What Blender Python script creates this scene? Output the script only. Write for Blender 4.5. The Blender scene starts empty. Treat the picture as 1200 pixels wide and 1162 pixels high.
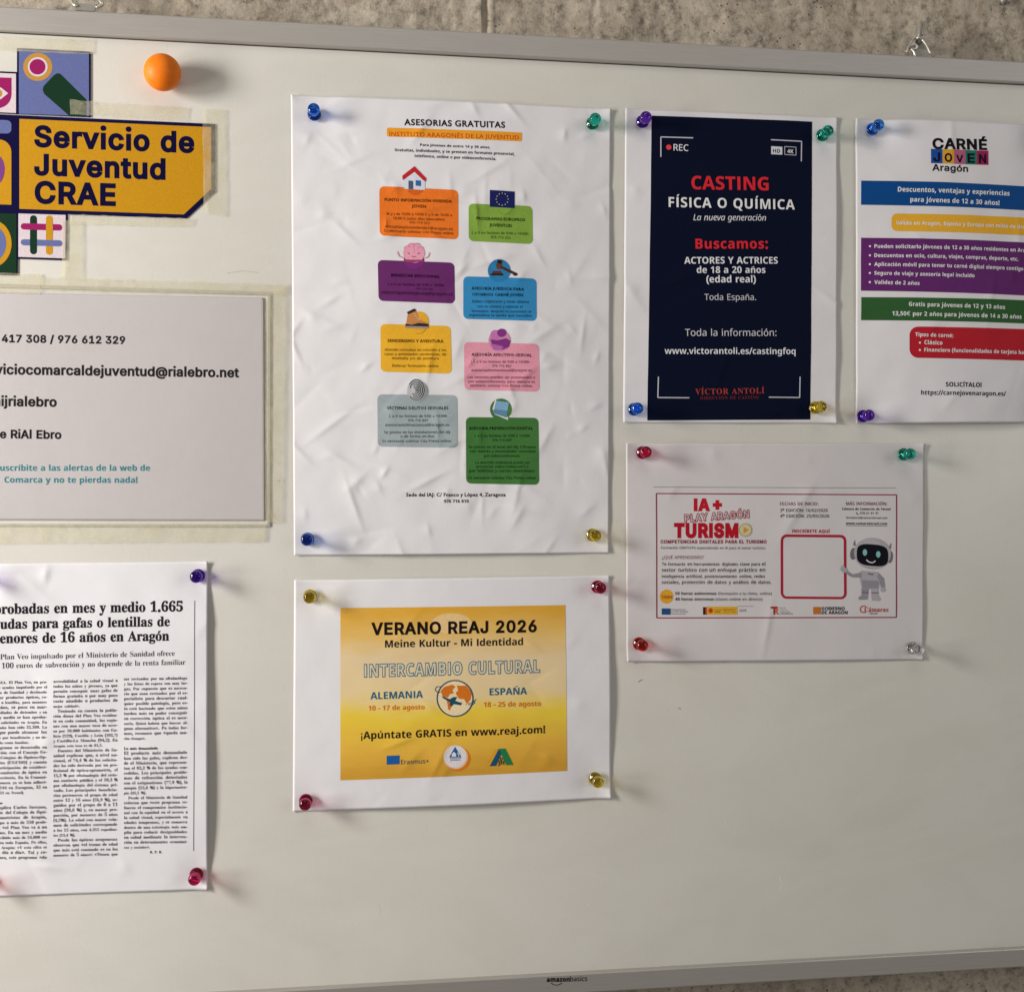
import bpy, math, os, random
import numpy as np
from mathutils import Matrix, Vector
from mathutils.geometry import delaunay_2d_cdt, tessellate_polygon

SC = bpy.context.scene
COL = SC.collection

# ------------------------------------------------------------------ camera
FOC, TILT, YAW, ROLL, DIST = 1346.75, 0.001, -0.134, 0.0, 752.9     # pixels of a 1200 px wide frame, radians, mm
def _rot(a, b, c):
    ca, sa, cb, sb, cc, sc = math.cos(a), math.sin(a), math.cos(b), math.sin(b), math.cos(c), math.sin(c)
    Rx = np.array([[1, 0, 0], [0, ca, -sa], [0, sa, ca]])
    Ry = np.array([[cb, 0, sb], [0, 1, 0], [-sb, 0, cb]])
    Rz = np.array([[cc, -sc, 0], [sc, cc, 0], [0, 0, 1]])
    return Rz @ Rx @ Ry
RC = _rot(TILT, YAW, ROLL)
cam = bpy.data.cameras.new('camera')
cam.sensor_fit = 'HORIZONTAL'; cam.sensor_width = 36.0
cam.lens = FOC / 1200 * 36.0
cam.clip_start = 0.01; cam.clip_end = 50
camo = bpy.data.objects.new('camera', cam)
COL.objects.link(camo)
def _w(v): return Vector((v[0], v[2], -v[1]))
r_, d_, f_ = _w(RC[0]), _w(RC[1]), _w(RC[2])
M = Matrix.Identity(4)
for i in range(3):
    M[i][0] = r_[i]; M[i][1] = -d_[i]; M[i][2] = -f_[i]
M[1][3] = -DIST / 1000
camo.matrix_world = M
SC.camera = camo
cam.dof.use_dof = False

# ------------------------------------------------------------------ world, lamps, exposure
world = bpy.data.worlds.new('World'); SC.world = world; world.use_nodes = True
bg = world.node_tree.nodes['Background']
bg.inputs['Color'].default_value = (1.0, 0.93, 0.86, 1); bg.inputs['Strength'].default_value = 0.15
SC.view_settings.view_transform = 'Standard'; SC.view_settings.look = 'None'
SC.view_settings.exposure = 0.0; SC.view_settings.gamma = 1.0
SC.cycles.use_denoising = True
SC.cycles.caustics_refractive = True; SC.cycles.caustics_reflective = False
SC.cycles.blur_glossy = 0.3
SC.cycles.max_bounces = 14; SC.cycles.transmission_bounces = 10; SC.cycles.transparent_max_bounces = 24
SC.cycles.sample_clamp_indirect = 4.0
SC.cycles.filter_width = 1.5

def area(name, loc, target, sx, sy, power, color):
    l = bpy.data.lights.new(name, 'AREA'); l.shape = 'RECTANGLE'; l.size = sx; l.size_y = sy
    l.energy = power; l.color = color
    o = bpy.data.objects.new(name, l); COL.objects.link(o)
    o.location = loc
    o.rotation_euler = (Vector(target) - Vector(loc)).to_track_quat('-Z', 'Y').to_euler()
    return o
area('window_light', (-1.05, -0.47, 0.27), (0.05, 0, 0), 0.24, 0.36, 15.0, (1.0, 0.955, 0.915))
area('lower_window_light', (-1.03, -0.46, -0.12), (0.05, 0, 0), 0.24, 0.30, 4.6, (1.0, 0.955, 0.915))
area('far_window_light', (1.9, -2.0, 0.45), (0.1, 0, 0), 1.0, 1.0, 7.5, (0.96, 0.97, 1.0))
area('overhead_fill', (0.0, -1.5, 1.7), (0.1, 0, 0), 1.2, 0.8, 5.5, (1.0, 0.95, 0.9))  # added fill from above, no ceiling lamp known there

# ------------------------------------------------------------------ helpers
def P(px, py, h=0.0):
    """a point of the photograph laid on the plane h mm in front of the board: X, Z in mm"""
    d = np.array([(px - 600) / FOC, (py - 581) / FOC, 1.0]) @ RC
    t = (DIST - h) / d[2]
    return np.array([d[0] * t, -d[1] * t])
def lin(c):
    c = c / 255
    return c / 12.92 if c <= 0.04045 else ((c + 0.055) / 1.055) ** 2.4

def thing(name, label, cat, loc=(0, 0, 0), group=None):
    o = bpy.data.objects.new(name, None); COL.objects.link(o)
    o.empty_display_size = 0.01; o.location = loc
    o['label'] = label; o['category'] = cat
    if group: o['group'] = group
    return o
def tag(o, label, cat, group=None):
    o['label'] = label; o['category'] = cat
    if group: o['group'] = group
    return o
def mobj(name, V, F, mats, parent=None, fmats=None, smooth=False, origin=None):
    """V: N x 3 in metres, world; stored relative to its parent's (or its own) origin"""
    V = np.asarray(V, float)
    org = np.array(parent_loc(parent)) if parent is not None else np.array(origin if origin is not None else (0, 0, 0))
    me = bpy.data.meshes.new(name)
    me.from_pydata((V - org).tolist(), [], [tuple(int(i) for i in f) for f in F] if not isinstance(F, np.ndarray) else F.tolist())
    if not isinstance(mats, (list, tuple)): mats = [mats]
    for m in mats: me.materials.append(m)
    if fmats is not None: me.polygons.foreach_set('material_index', np.asarray(fmats, np.int32))
    if smooth: me.polygons.foreach_set('use_smooth', np.ones(len(me.polygons), bool))
    me.update()
    o = bpy.data.objects.new(name, me); COL.objects.link(o)
    if parent is not None: o.parent = parent
    else: o.location = org
    return o
def parent_loc(p):
    v = Vector((0, 0, 0))
    while p is not None:
        v += p.location; p = p.parent
    return v

# ------------------------------------------------------------------ materials
def nmat(name):
    m = bpy.data.materials.new(name); m.use_nodes = True
    nt = m.node_tree
    return m, nt, nt.nodes['Principled BSDF']
def N(nt, t, **kw):
    n = nt.nodes.new(t)
    for k, v in kw.items(): setattr(n, k, v)
    return n
def noise(nt, scale, detail=4, rough=0.6, coord='Object', sc=(1, 1, 1)):
    tc = N(nt, 'ShaderNodeTexCoord'); mp = N(nt, 'ShaderNodeMapping'); mp.inputs['Scale'].default_value = sc
    nt.links.new(tc.outputs[coord], mp.inputs[0])
    n = N(nt, 'ShaderNodeTexNoise'); n.inputs['Scale'].default_value = scale
    n.inputs['Detail'].default_value = detail; n.inputs['Roughness'].default_value = rough
    nt.links.new(mp.outputs[0], n.inputs['Vector'])
    return n
def ramp(nt, src, stops):
    r = N(nt, 'ShaderNodeValToRGB'); e = r.color_ramp.elements
    while len(e) < len(stops): e.new(0.5)
    for el, (p, c) in zip(e, stops): el.position = p; el.color = (*c, 1) if len(c) == 3 else c
    nt.links.new(src, r.inputs[0]); return r

_ink = {}
def ink(r, g, b, k=0.62, rough=0.55, mott=0.10):
    """printed ink that shows as (r, g, b) in the photograph where white paper shows k of its light"""
    key = (r, g, b, k, rough)
    if key in _ink: return _ink[key]
    c = [min(0.86, lin(v) / k * 0.74) for v in (r, g, b)]
    m, nt, p = nmat('print_ink')
    n = noise(nt, 900, 3); a = tuple(v * (1 - mott) for v in c); bb = tuple(min(1, v * (1 + mott * .6)) for v in c)
    rr = ramp(nt, n.outputs['Fac'], [(0.3, a), (0.7, bb)])
    nt.links.new(rr.outputs[0], p.inputs['Base Color'])
    p.inputs['Roughness'].default_value = rough
    p.inputs['Specular IOR Level'].default_value = 0.14 if max(r, g, b) > 60 else 0.05
    _ink[key] = m
    return m

def paper_mat(name, c=(0.80, 0.785, 0.80), rough=0.6):
    m, nt, p = nmat(name)
    n = noise(nt, 35, 5); rr = ramp(nt, n.outputs['Fac'], [(0.3, tuple(v * .965 for v in c)), (0.7, c)])
    nt.links.new(rr.outputs[0], p.inputs['Base Color'])
    p.inputs['Roughness'].default_value = rough; p.inputs['Specular IOR Level'].default_value = 0.3
    f = noise(nt, 1400, 3); f2 = noise(nt, 160, 4)
    ad = N(nt, 'ShaderNodeMath', operation='ADD'); nt.links.new(f.outputs['Fac'], ad.inputs[0]); 
    ml = N(nt, 'ShaderNodeMath', operation='MULTIPLY'); ml.inputs[1].default_value = 3.0
    nt.links.new(f2.outputs['Fac'], ml.inputs[0]); nt.links.new(ml.outputs[0], ad.inputs[1])
    bp = N(nt, 'ShaderNodeBump'); bp.inputs['Strength'].default_value = 0.25; bp.inputs['Distance'].default_value = 0.00012
    nt.links.new(ad.outputs[0], bp.inputs['Height']); nt.links.new(bp.outputs[0], p.inputs['Normal'])
    return m
PAPER = paper_mat('white_paper')
NEWSP = paper_mat('photocopy_paper', (0.80, 0.79, 0.81))
GREYP = paper_mat('grey_white_paper', (0.69, 0.66, 0.665))
CARDP = paper_mat('laminated_paper', (0.55, 0.515, 0.51), 0.5)

def board_mat():
    m, nt, p = nmat('whiteboard_enamel')
    n = noise(nt, 6, 3); rr = ramp(nt, n.outputs['Fac'], [(0.3, (0.672, 0.655, 0.592)), (0.7, (0.718, 0.700, 0.637))])
    sm = noise(nt, 5, 5, .62, sc=(1, 1, 2.2)); sm.inputs['Distortion'].default_value = 2.4; rs = ramp(nt, sm.outputs['Fac'], [(0.40, (0.968, 0.966, 0.96)), (0.56, (1, 1, 1))])
    mm = N(nt, 'ShaderNodeMix', data_type='RGBA', blend_type='MULTIPLY'); mm.inputs[0].default_value = 1.0
    nt.links.new(rr.outputs[0], mm.inputs[6]); nt.links.new(rs.outputs[0], mm.inputs[7]); nt.links.new(mm.outputs[2], p.inputs['Base Color'])
    s = noise(nt, 22, 6, 0.7, sc=(1, 1, .35)); r2 = ramp(nt, s.outputs['Fac'], [(0.35, (0.2,) * 3), (0.65, (0.34,) * 3)])
    nt.links.new(r2.outputs[0], p.inputs['Roughness'])
    p.inputs['Specular IOR Level'].default_value = 0.45
    b = noise(nt, 14, 2); bp = N(nt, 'ShaderNodeBump'); bp.inputs['Strength'].default_value = 0.14; bp.inputs['Distance'].default_value = 0.0006
    nt.links.new(b.outputs['Fac'], bp.inputs['Height']); nt.links.new(bp.outputs[0], p.inputs['Normal'])
    return m
def alu_mat(name, sc, base=(0.58, 0.55, 0.51), rough=0.5):
    m, nt, p = nmat(name)
    n = noise(nt, 1500, 3, .6, sc=sc)
    rr = ramp(nt, n.outputs['Fac'], [(0.3, tuple(v * .88 for v in base)), (0.7, base)])
    nt.links.new(rr.outputs[0], p.inputs['Base Color'])
    p.inputs['Metallic'].default_value = 0.75; p.inputs['Roughness'].default_value = rough
    bp = N(nt, 'ShaderNodeBump'); bp.inputs['Strength'].default_value = 0.12; bp.inputs['Distance'].default_value = 0.0001
    nt.links.new(n.outputs['Fac'], bp.inputs['Height']); nt.links.new(bp.outputs[0], p.inputs['Normal'])
    return m
BOARD = board_mat()
ALU_H = alu_mat('brushed_aluminium', (0.02, 1, 1)); ALU_V = alu_mat('brushed_aluminium_upright', (1, 1, 0.02))
def simple(name, c, rough=0.5, metal=0.0, spec=0.5):
    m, nt, p = nmat(name)
    n = noise(nt, 300, 3); rr = ramp(nt, n.outputs['Fac'], [(0.3, tuple(v * .85 for v in c)), (0.7, c)])
    nt.links.new(rr.outputs[0], p.inputs['Base Color'])
    p.inputs['Roughness'].default_value = rough; p.inputs['Metallic'].default_value = metal
    p.inputs['Specular IOR Level'].default_value = spec
    return m
STEEL = simple('bright_steel', (0.86, 0.83, 0.76), 0.35, 0.85)
ZINC = simple('dull_zinc', (0.42, 0.40, 0.36), 0.5, 0.6)
GAP = simple('groove_shade', (0.05, 0.048, 0.045), 0.7)  # near-black standing in for the shade in the rail groove
BACK = simple('backing_board', (0.3, 0.28, 0.25), 0.8)
MAG = simple('nickel_disc', (0.55, 0.54, 0.52), 0.3, 1.0)

def concrete_mat():
    m, nt, p = nmat('rough_concrete')
    L = nt.links.new
    n1 = noise(nt, 9, 8, 0.72); r1 = ramp(nt, n1.outputs['Fac'], [(0.30, (0.38, 0.32, 0.245)), (0.50, (0.49, 0.425, 0.335)), (0.70, (0.60, 0.535, 0.43))])
    n2 = noise(nt, 150, 7, 0.78); r2 = ramp(nt, n2.outputs['Fac'], [(0.34, (0.30,) * 3), (0.50, (1,) * 3), (0.72, (1.25,) * 3)])
    mx = N(nt, 'ShaderNodeMix', data_type='RGBA', blend_type='MULTIPLY'); mx.inputs[0].default_value = 0.8
    L(r1.outputs[0], mx.inputs[6]); L(r2.outputs[0], mx.inputs[7])
    # brown runs
    n3 = noise(nt, 40, 7, 0.72, sc=(1, 1, .7)); r3 = ramp(nt, n3.outputs['Fac'], [(0.56, (0,) * 3), (0.70, (.8,) * 3)])
    mx2 = N(nt, 'ShaderNodeMix', data_type='RGBA'); L(r3.outputs[0], mx2.inputs[0]); L(mx.outputs[2], mx2.inputs[6]); mx2.inputs[7].default_value = (0.26, 0.19, 0.13, 1)
    vo = N(nt, 'ShaderNodeTexVoronoi'); vo.inputs['Scale'].default_value = 210; vo.inputs['Randomness'].default_value = 1.0
    tcv = N(nt, 'ShaderNodeTexCoord'); L(tcv.outputs['Object'], vo.inputs['Vector'])
    nv = noise(nt, 30, 4); r4 = ramp(nt, vo.outputs['Distance'], [(0.10, (0,) * 3), (0.19, (1,) * 3)]); r5 = ramp(nt, nv.outputs['Fac'], [(0.46, (1,) * 3), (0.58, (0,) * 3)])
    pr = N(nt, 'ShaderNodeMath', operation='MAXIMUM'); L(r4.outputs[0], pr.inputs[0]); L(r5.outputs[0], pr.inputs[1])      # pores, in patches
    mx3 = N(nt, 'ShaderNodeMix', data_type='RGBA'); L(pr.outputs[0], mx3.inputs[0]); mx3.inputs[6].default_value = (0.12, 0.09, 0.065, 1); L(mx2.outputs[2], mx3.inputs[7])
    L(mx3.outputs[2], p.inputs['Base Color'])
    p.inputs['Roughness'].default_value = 0.85; p.inputs['Specular IOR Level'].default_value = 0.2
    nb = noise(nt, 420, 7, 0.75); bp = N(nt, 'ShaderNodeBump'); bp.inputs['Strength'].default_value = 0.7; bp.inputs['Distance'].default_value = 0.0012
    L(nb.outputs['Fac'], bp.inputs['Height']); L(bp.outputs[0], p.inputs['Normal'])
    return m
CONC = concrete_mat()

def plastic(name, c):
    """tinted clear acrylic"""
    m, nt, p = nmat(name); L = nt.links.new
    out = nt.nodes['Material Output']
    p.inputs['Base Color'].default_value = (*c, 1)
    p.inputs['Transmission Weight'].default_value = 1.0; p.inputs['Roughness'].default_value = 0.03
    p.inputs['IOR'].default_value = 1.49
    tr = N(nt, 'ShaderNodeBsdfTransparent'); tr.inputs[0].default_value = (*[min(1, v ** 0.5) for v in c], 1)
    n = noise(nt, 400, 2); b = N(nt, 'ShaderNodeBump'); b.inputs['Strength'].default_value = 0.15; b.inputs['Distance'].default_value = 0.0003
    L(n.outputs['Fac'], b.inputs['Height']); L(b.outputs[0], p.inputs['Normal'])
    mx = N(nt, 'ShaderNodeMixShader'); mx.inputs[0].default_value = 0.12
    L(p.outputs[0], mx.inputs[1]); L(tr.outputs[0], mx.inputs[2]); L(mx.outputs[0], out.inputs['Surface'])
    return m
PINC = {
    'blue': plastic('blue_acrylic', (0.01, 0.20, 0.85)), 'light blue': plastic('light_blue_acrylic', (0.03, 0.30, 0.95)),
    'teal': plastic('teal_acrylic', (0.01, 0.60, 0.45)), 'purple': plastic('purple_acrylic', (0.20, 0.03, 0.65)),
    'yellow': plastic('yellow_acrylic', (1.0, 0.80, 0.07)), 'magenta': plastic('magenta_acrylic', (0.75, 0.01, 0.16)),
    'red': plastic('red_acrylic', (0.95, 0.05, 0.02)), 'clear': plastic('clear_acrylic', (0.95, 0.95, 0.93)),
}
def tape_mat():
    m, nt, p = nmat('aged_clear_tape'); L = nt.links.new
    n = noise(nt, 220, 5, .7, sc=(1, 1, 1)); r = ramp(nt, n.outputs['Fac'], [(0.30, (0.30, 0.25, 0.15)), (0.35, (0.76, 0.69, 0.46)), (0.7, (0.80, 0.76, 0.56))])
    L(r.outputs[0], p.inputs['Base Color']); p.inputs['Roughness'].default_value = 0.32
    n2 = noise(nt, 60, 5, .7); r2 = ramp(nt, n2.outputs['Fac'], [(0.3, (0.05,) * 3), (0.7, (0.25,) * 3)])
    sp = ramp(nt, n.outputs['Fac'], [(0.33, (1,) * 3), (0.36, (0,) * 3)]); ax = N(nt, 'ShaderNodeMath', operation='MULTIPLY_ADD'); ax.inputs[1].default_value = .45
    L(sp.outputs[0], ax.inputs[0]); L(r2.outputs[0], ax.inputs[2]); L(ax.outputs[0], p.inputs['Alpha'])
    n3 = noise(nt, 500, 3); b = N(nt, 'ShaderNodeBump'); b.inputs['Strength'].default_value = 0.6; b.inputs['Distance'].default_value = 0.0002
    L(n3.outputs['Fac'], b.inputs['Height']); L(b.outputs[0], p.inputs['Normal'])
    return m
TAPE = tape_mat()
def film_mat():
    m, nt, p = nmat('clear_plastic_film')
    n = noise(nt, 40, 4); r = ramp(nt, n.outputs['Fac'], [(0.3, (0.0,) * 3), (0.7, (0.012,) * 3)])
    nt.links.new(r.outputs[0], p.inputs['Alpha'])
    p.inputs['Base Color'].default_value = (0.75, 0.72, 0.7, 1); p.inputs['Roughness'].default_value = 0.22; p.inputs['Specular IOR Level'].default_value = 0.35
    b = N(nt, 'ShaderNodeBump'); b.inputs['Strength'].default_value = 0.4; b.inputs['Distance'].default_value = 0.0008
    nt.links.new(n.outputs['Fac'], b.inputs['Height']); nt.links.new(b.outputs[0], p.inputs['Normal'])
    return m
FILM = film_mat()
RIM = simple('plastic_sleeve_rim', (0.52, 0.49, 0.41), 0.3)

# ------------------------------------------------------------------ glyphs
FD = bpy.utils.system_resource('DATAFILES', path='fonts')
def _font(n):
    try: return bpy.data.fonts.load(os.path.join(FD, n))
    except Exception: return None
F_IN, F_MA = _font('Inter.woff2'), _font('NotoSansMath-Regular.woff2')
STY = {'sb': (F_MA, 0x1D5D4, 0x1D5EE, 0x1D7EC), 'ss': (F_MA, 0x1D5A0, 0x1D5BA, 0x1D7E2), 'it': (F_MA, 0x1D608, 0x1D622, 0x1D7E2),
       'rb': (F_MA, 0x1D400, 0x1D41A, 0x1D7CE), 'in': (F_IN, 0, 0, 0), 'gi': (None, 0, 0, 0)}
ACC = {'á': 'a', 'é': 'e', 'í': 'i', 'ó': 'o', 'ú': 'u', 'ñ': 'n', 'Á': 'A', 'É': 'E', 'Í': 'I', 'Ó': 'O', 'Ú': 'U', 'Ñ': 'N'}
def _contours(font, s, res):
    cu = bpy.data.curves.new('glyph', 'FONT')
    if font: cu.font = font
    cu.body = s; cu.resolution_u = res; cu.dimensions = '2D'; cu.fill_mode = 'NONE'
    o = bpy.data.objects.new('glyph', cu)
    me = bpy.data.meshes.new_from_object(o)
    V = [(v.co.x, v.co.y) for v in me.vertices]
    adj = {}
    for e in me.edges:
        a, b = e.vertices; adj.setdefault(a, []).append(b); adj.setdefault(b, []).append(a)
    seen = set(); cs = []
    for s0 in range(len(V)):
        if s0 in seen or s0 not in adj: continue
        loop = [s0]; seen.add(s0); prev, cur = None, s0
        nxt = [x for x in adj[cur]]
        # keep the drawing order: vertex s0+1 follows s0
        cur2 = s0 + 1 if s0 + 1 in nxt else nxt[0]
        prev, cur = s0, cur2
        while cur != s0 and cur not in seen:
            loop.append(cur); seen.add(cur)
            n2 = [x for x in adj[cur] if x != prev]
            if not n2: break
            prev, cur = cur, n2[0]
        c = np.array([V[i] for i in loop])
        keep = np.linalg.norm(c - np.roll(c, 1, 0), axis=1) > 1e-5
        c = c[keep]
        if len(c) > 2: cs.append(c)
    bpy.data.objects.remove(o); bpy.data.meshes.remove(me); bpy.data.curves.remove(cu)
    return cs
def _area(c):
    x, y = c[:, 0], c[:, 1]; return 0.5 * np.sum(x * np.roll(y, -1) - np.roll(x, -1) * y)
_adv = {}
def _advance(sty, code, ch):
    k = (sty, code)
    if k not in _adv:
        f = STY[sty][0]
        if (sty, '|') not in _adv: _adv[(sty, '|')] = max(c[:, 0].max() for c in _contours(f, '|', 2))
        _adv[k] = max(c[:, 0].max() for c in _contours(f, code + '|', 2)) - _adv[(sty, '|')]
    return _adv[k]
_g = {}
def glyph(ch, sty, bold, res):
    key = (ch, sty, bold, res)
    if key in _g: return _g[key]
    s2 = sty
    base = ch; acc = None
    if STY[sty][0] is F_MA and F_MA is not None:
        if ch in ACC: acc, base = ch, ACC[ch]
        elif ch in '¡¿«»€ª·•º': s2 = 'in'
    if ch == ' ':
        r = (np.zeros((0, 2)), np.zeros((0, 3), int), 0.22 if sty != 'in' else 0.2); _g[key] = r; return r
    f, U, Lo, Dg = STY[s2]; code = base
    if U:
        if 'A' <= base <= 'Z': code = chr(U + ord(base) - 65)
        elif 'a' <= base <= 'z': code = chr(Lo + ord(base) - 97)
        elif '0' <= base <= '9': code = chr(Dg + ord(base) - 48)
    cs = _contours(f, code, res); adv = _advance(s2, code, base)
    if base in 'Il' and (s2, base) in (('sb', 'I'), ('ss', 'I'), ('in', 'I'), ('in', 'l')):       # plain stems without serifs or tails
        w = .104 if s2 == 'sb' else .064; top = {'I': .482 if s2 != 'in' else .509, 'l': .545}[base]
        cs = [np.array([(.06, 0), (.06 + w, 0), (.06 + w, top), (.06, top)])]; adv = w + .12
    if acc and cs:
        if base == 'i': cs = [c for c in cs if c[:, 1].min() < 0.3]
        allc = np.concatenate(cs); top = allc[:, 1].max(); cx = (allc[:, 0].min() + allc[:, 0].max()) / 2
        t = 0.035
        if acc in 'ñÑ':
            xs = np.linspace(-.10, .10, 7); w = np.sin(xs / .10 * math.pi) * .022
            up = [(cx + x, top + .075 + a + t * .6) for x, a in zip(xs, w)]; dn = [(cx + x, top + .075 + a - t * .6) for x, a in zip(xs, w)]
            c = np.array(dn + up[::-1])
        else:
            c = np.array([(cx - .035, top + .035), (cx + .02, top + .035), (cx + .10, top + .135), (cx + .01, top + .135)])
        s0 = _area(max(cs, key=lambda q: abs(_area(q))))
        if _area(c) * s0 < 0: c = c[::-1]
        cs = cs + [c]
    if not cs:
        r = (np.zeros((0, 2)), np.zeros((0, 3), int), adv); _g[key] = r; return r
    if sty in ('sb', 'rb') and s2 == sty and not base.isalnum(): bold = bold + .018      # these marks exist only in the regular weight
    sgn = 1 if _area(max(cs, key=lambda q: abs(_area(q)))) > 0 else -1
    if bold:
        out = []
        for c in cs:
            a = c - np.roll(c, 1, 0); b = np.roll(c, -1, 0) - c
            na = np.stack([a[:, 1], -a[:, 0]], 1) / (np.linalg.norm(a, axis=1)[:, None] + 1e-12)
            nb = np.stack([b[:, 1], -b[:, 0]], 1) / (np.linalg.norm(b, axis=1)[:, None] + 1e-12)
            n = na + nb; ln = np.linalg.norm(n, axis=1)[:, None]; n = n / (ln + 1e-9)
            cosh = np.clip(np.sum(n * na, axis=1)[:, None], 0.55, 1)
            out.append(c + n * sgn * bold / cosh)
        if base in 'ij': out = [c + (0, bold * 1.5) if c[:, 1].min() > .33 else c for c in out]
        cs = out
    vs, es = [], []
    for c in cs:
        k0 = len(vs); vs += [Vector((float(x), float(y))) for x, y in c]
        es += [(k0 + i, k0 + (i + 1) % len(c)) for i in range(len(c))]
    v2, _, f2, *_r = delaunay_2d_cdt(vs, es, [], 0, 1e-6)
    V = np.array([(v.x, v.y) for v in v2]); T = np.array([t for t in f2 if len(t) == 3], int).reshape(-1, 3)
    cen = V[T].mean(1)
    wn = np.zeros(len(T))
    for c in cs:
        a = c; b = np.roll(c, -1, 0)
        for (x0, y0), (x1, y1) in zip(a, b):
            if y0 == y1: continue
            t = (cen[:, 1] - y0) / (y1 - y0)
            xc = x0 + t * (x1 - x0)
            hit = ((cen[:, 1] >= min(y0, y1)) & (cen[:, 1] < max(y0, y1)) & (xc > cen[:, 0]))
            wn += hit * (1 if y1 > y0 else -1)
    T = T[np.abs(wn) > 0.5]
    a = V[T]; ar = (a[:, 1, 0] - a[:, 0, 0]) * (a[:, 2, 1] - a[:, 0, 1]) - (a[:, 2, 0] - a[:, 0, 0]) * (a[:, 1, 1] - a[:, 0, 1])
    T = T[np.abs(ar) > 1e-9]; ar = ar[np.abs(ar) > 1e-9]
    T = np.where((ar < 0)[:, None], T[:, ::-1], T)
    used = np.unique(T); remap = np.full(len(V), -1); remap[used] = np.arange(len(used))
    r = (V[used], remap[T], adv); _g[key] = r
    return r
def layout(s, sty, bold, res, track=0.0):
    vs, ts, x, k = [], [], 0.0, 0
    for ch in s:
        V, T, adv = glyph(ch, sty, bold, res)
        if len(V): vs.append(V + (x, 0)); ts.append(T + k); k += len(V)
        x += adv + bold * 1.2 + track
    V = np.concatenate(vs) if vs else np.zeros((0, 2)); T = np.concatenate(ts) if ts else np.zeros((0, 3), int)
    return V, T, x - track

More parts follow.
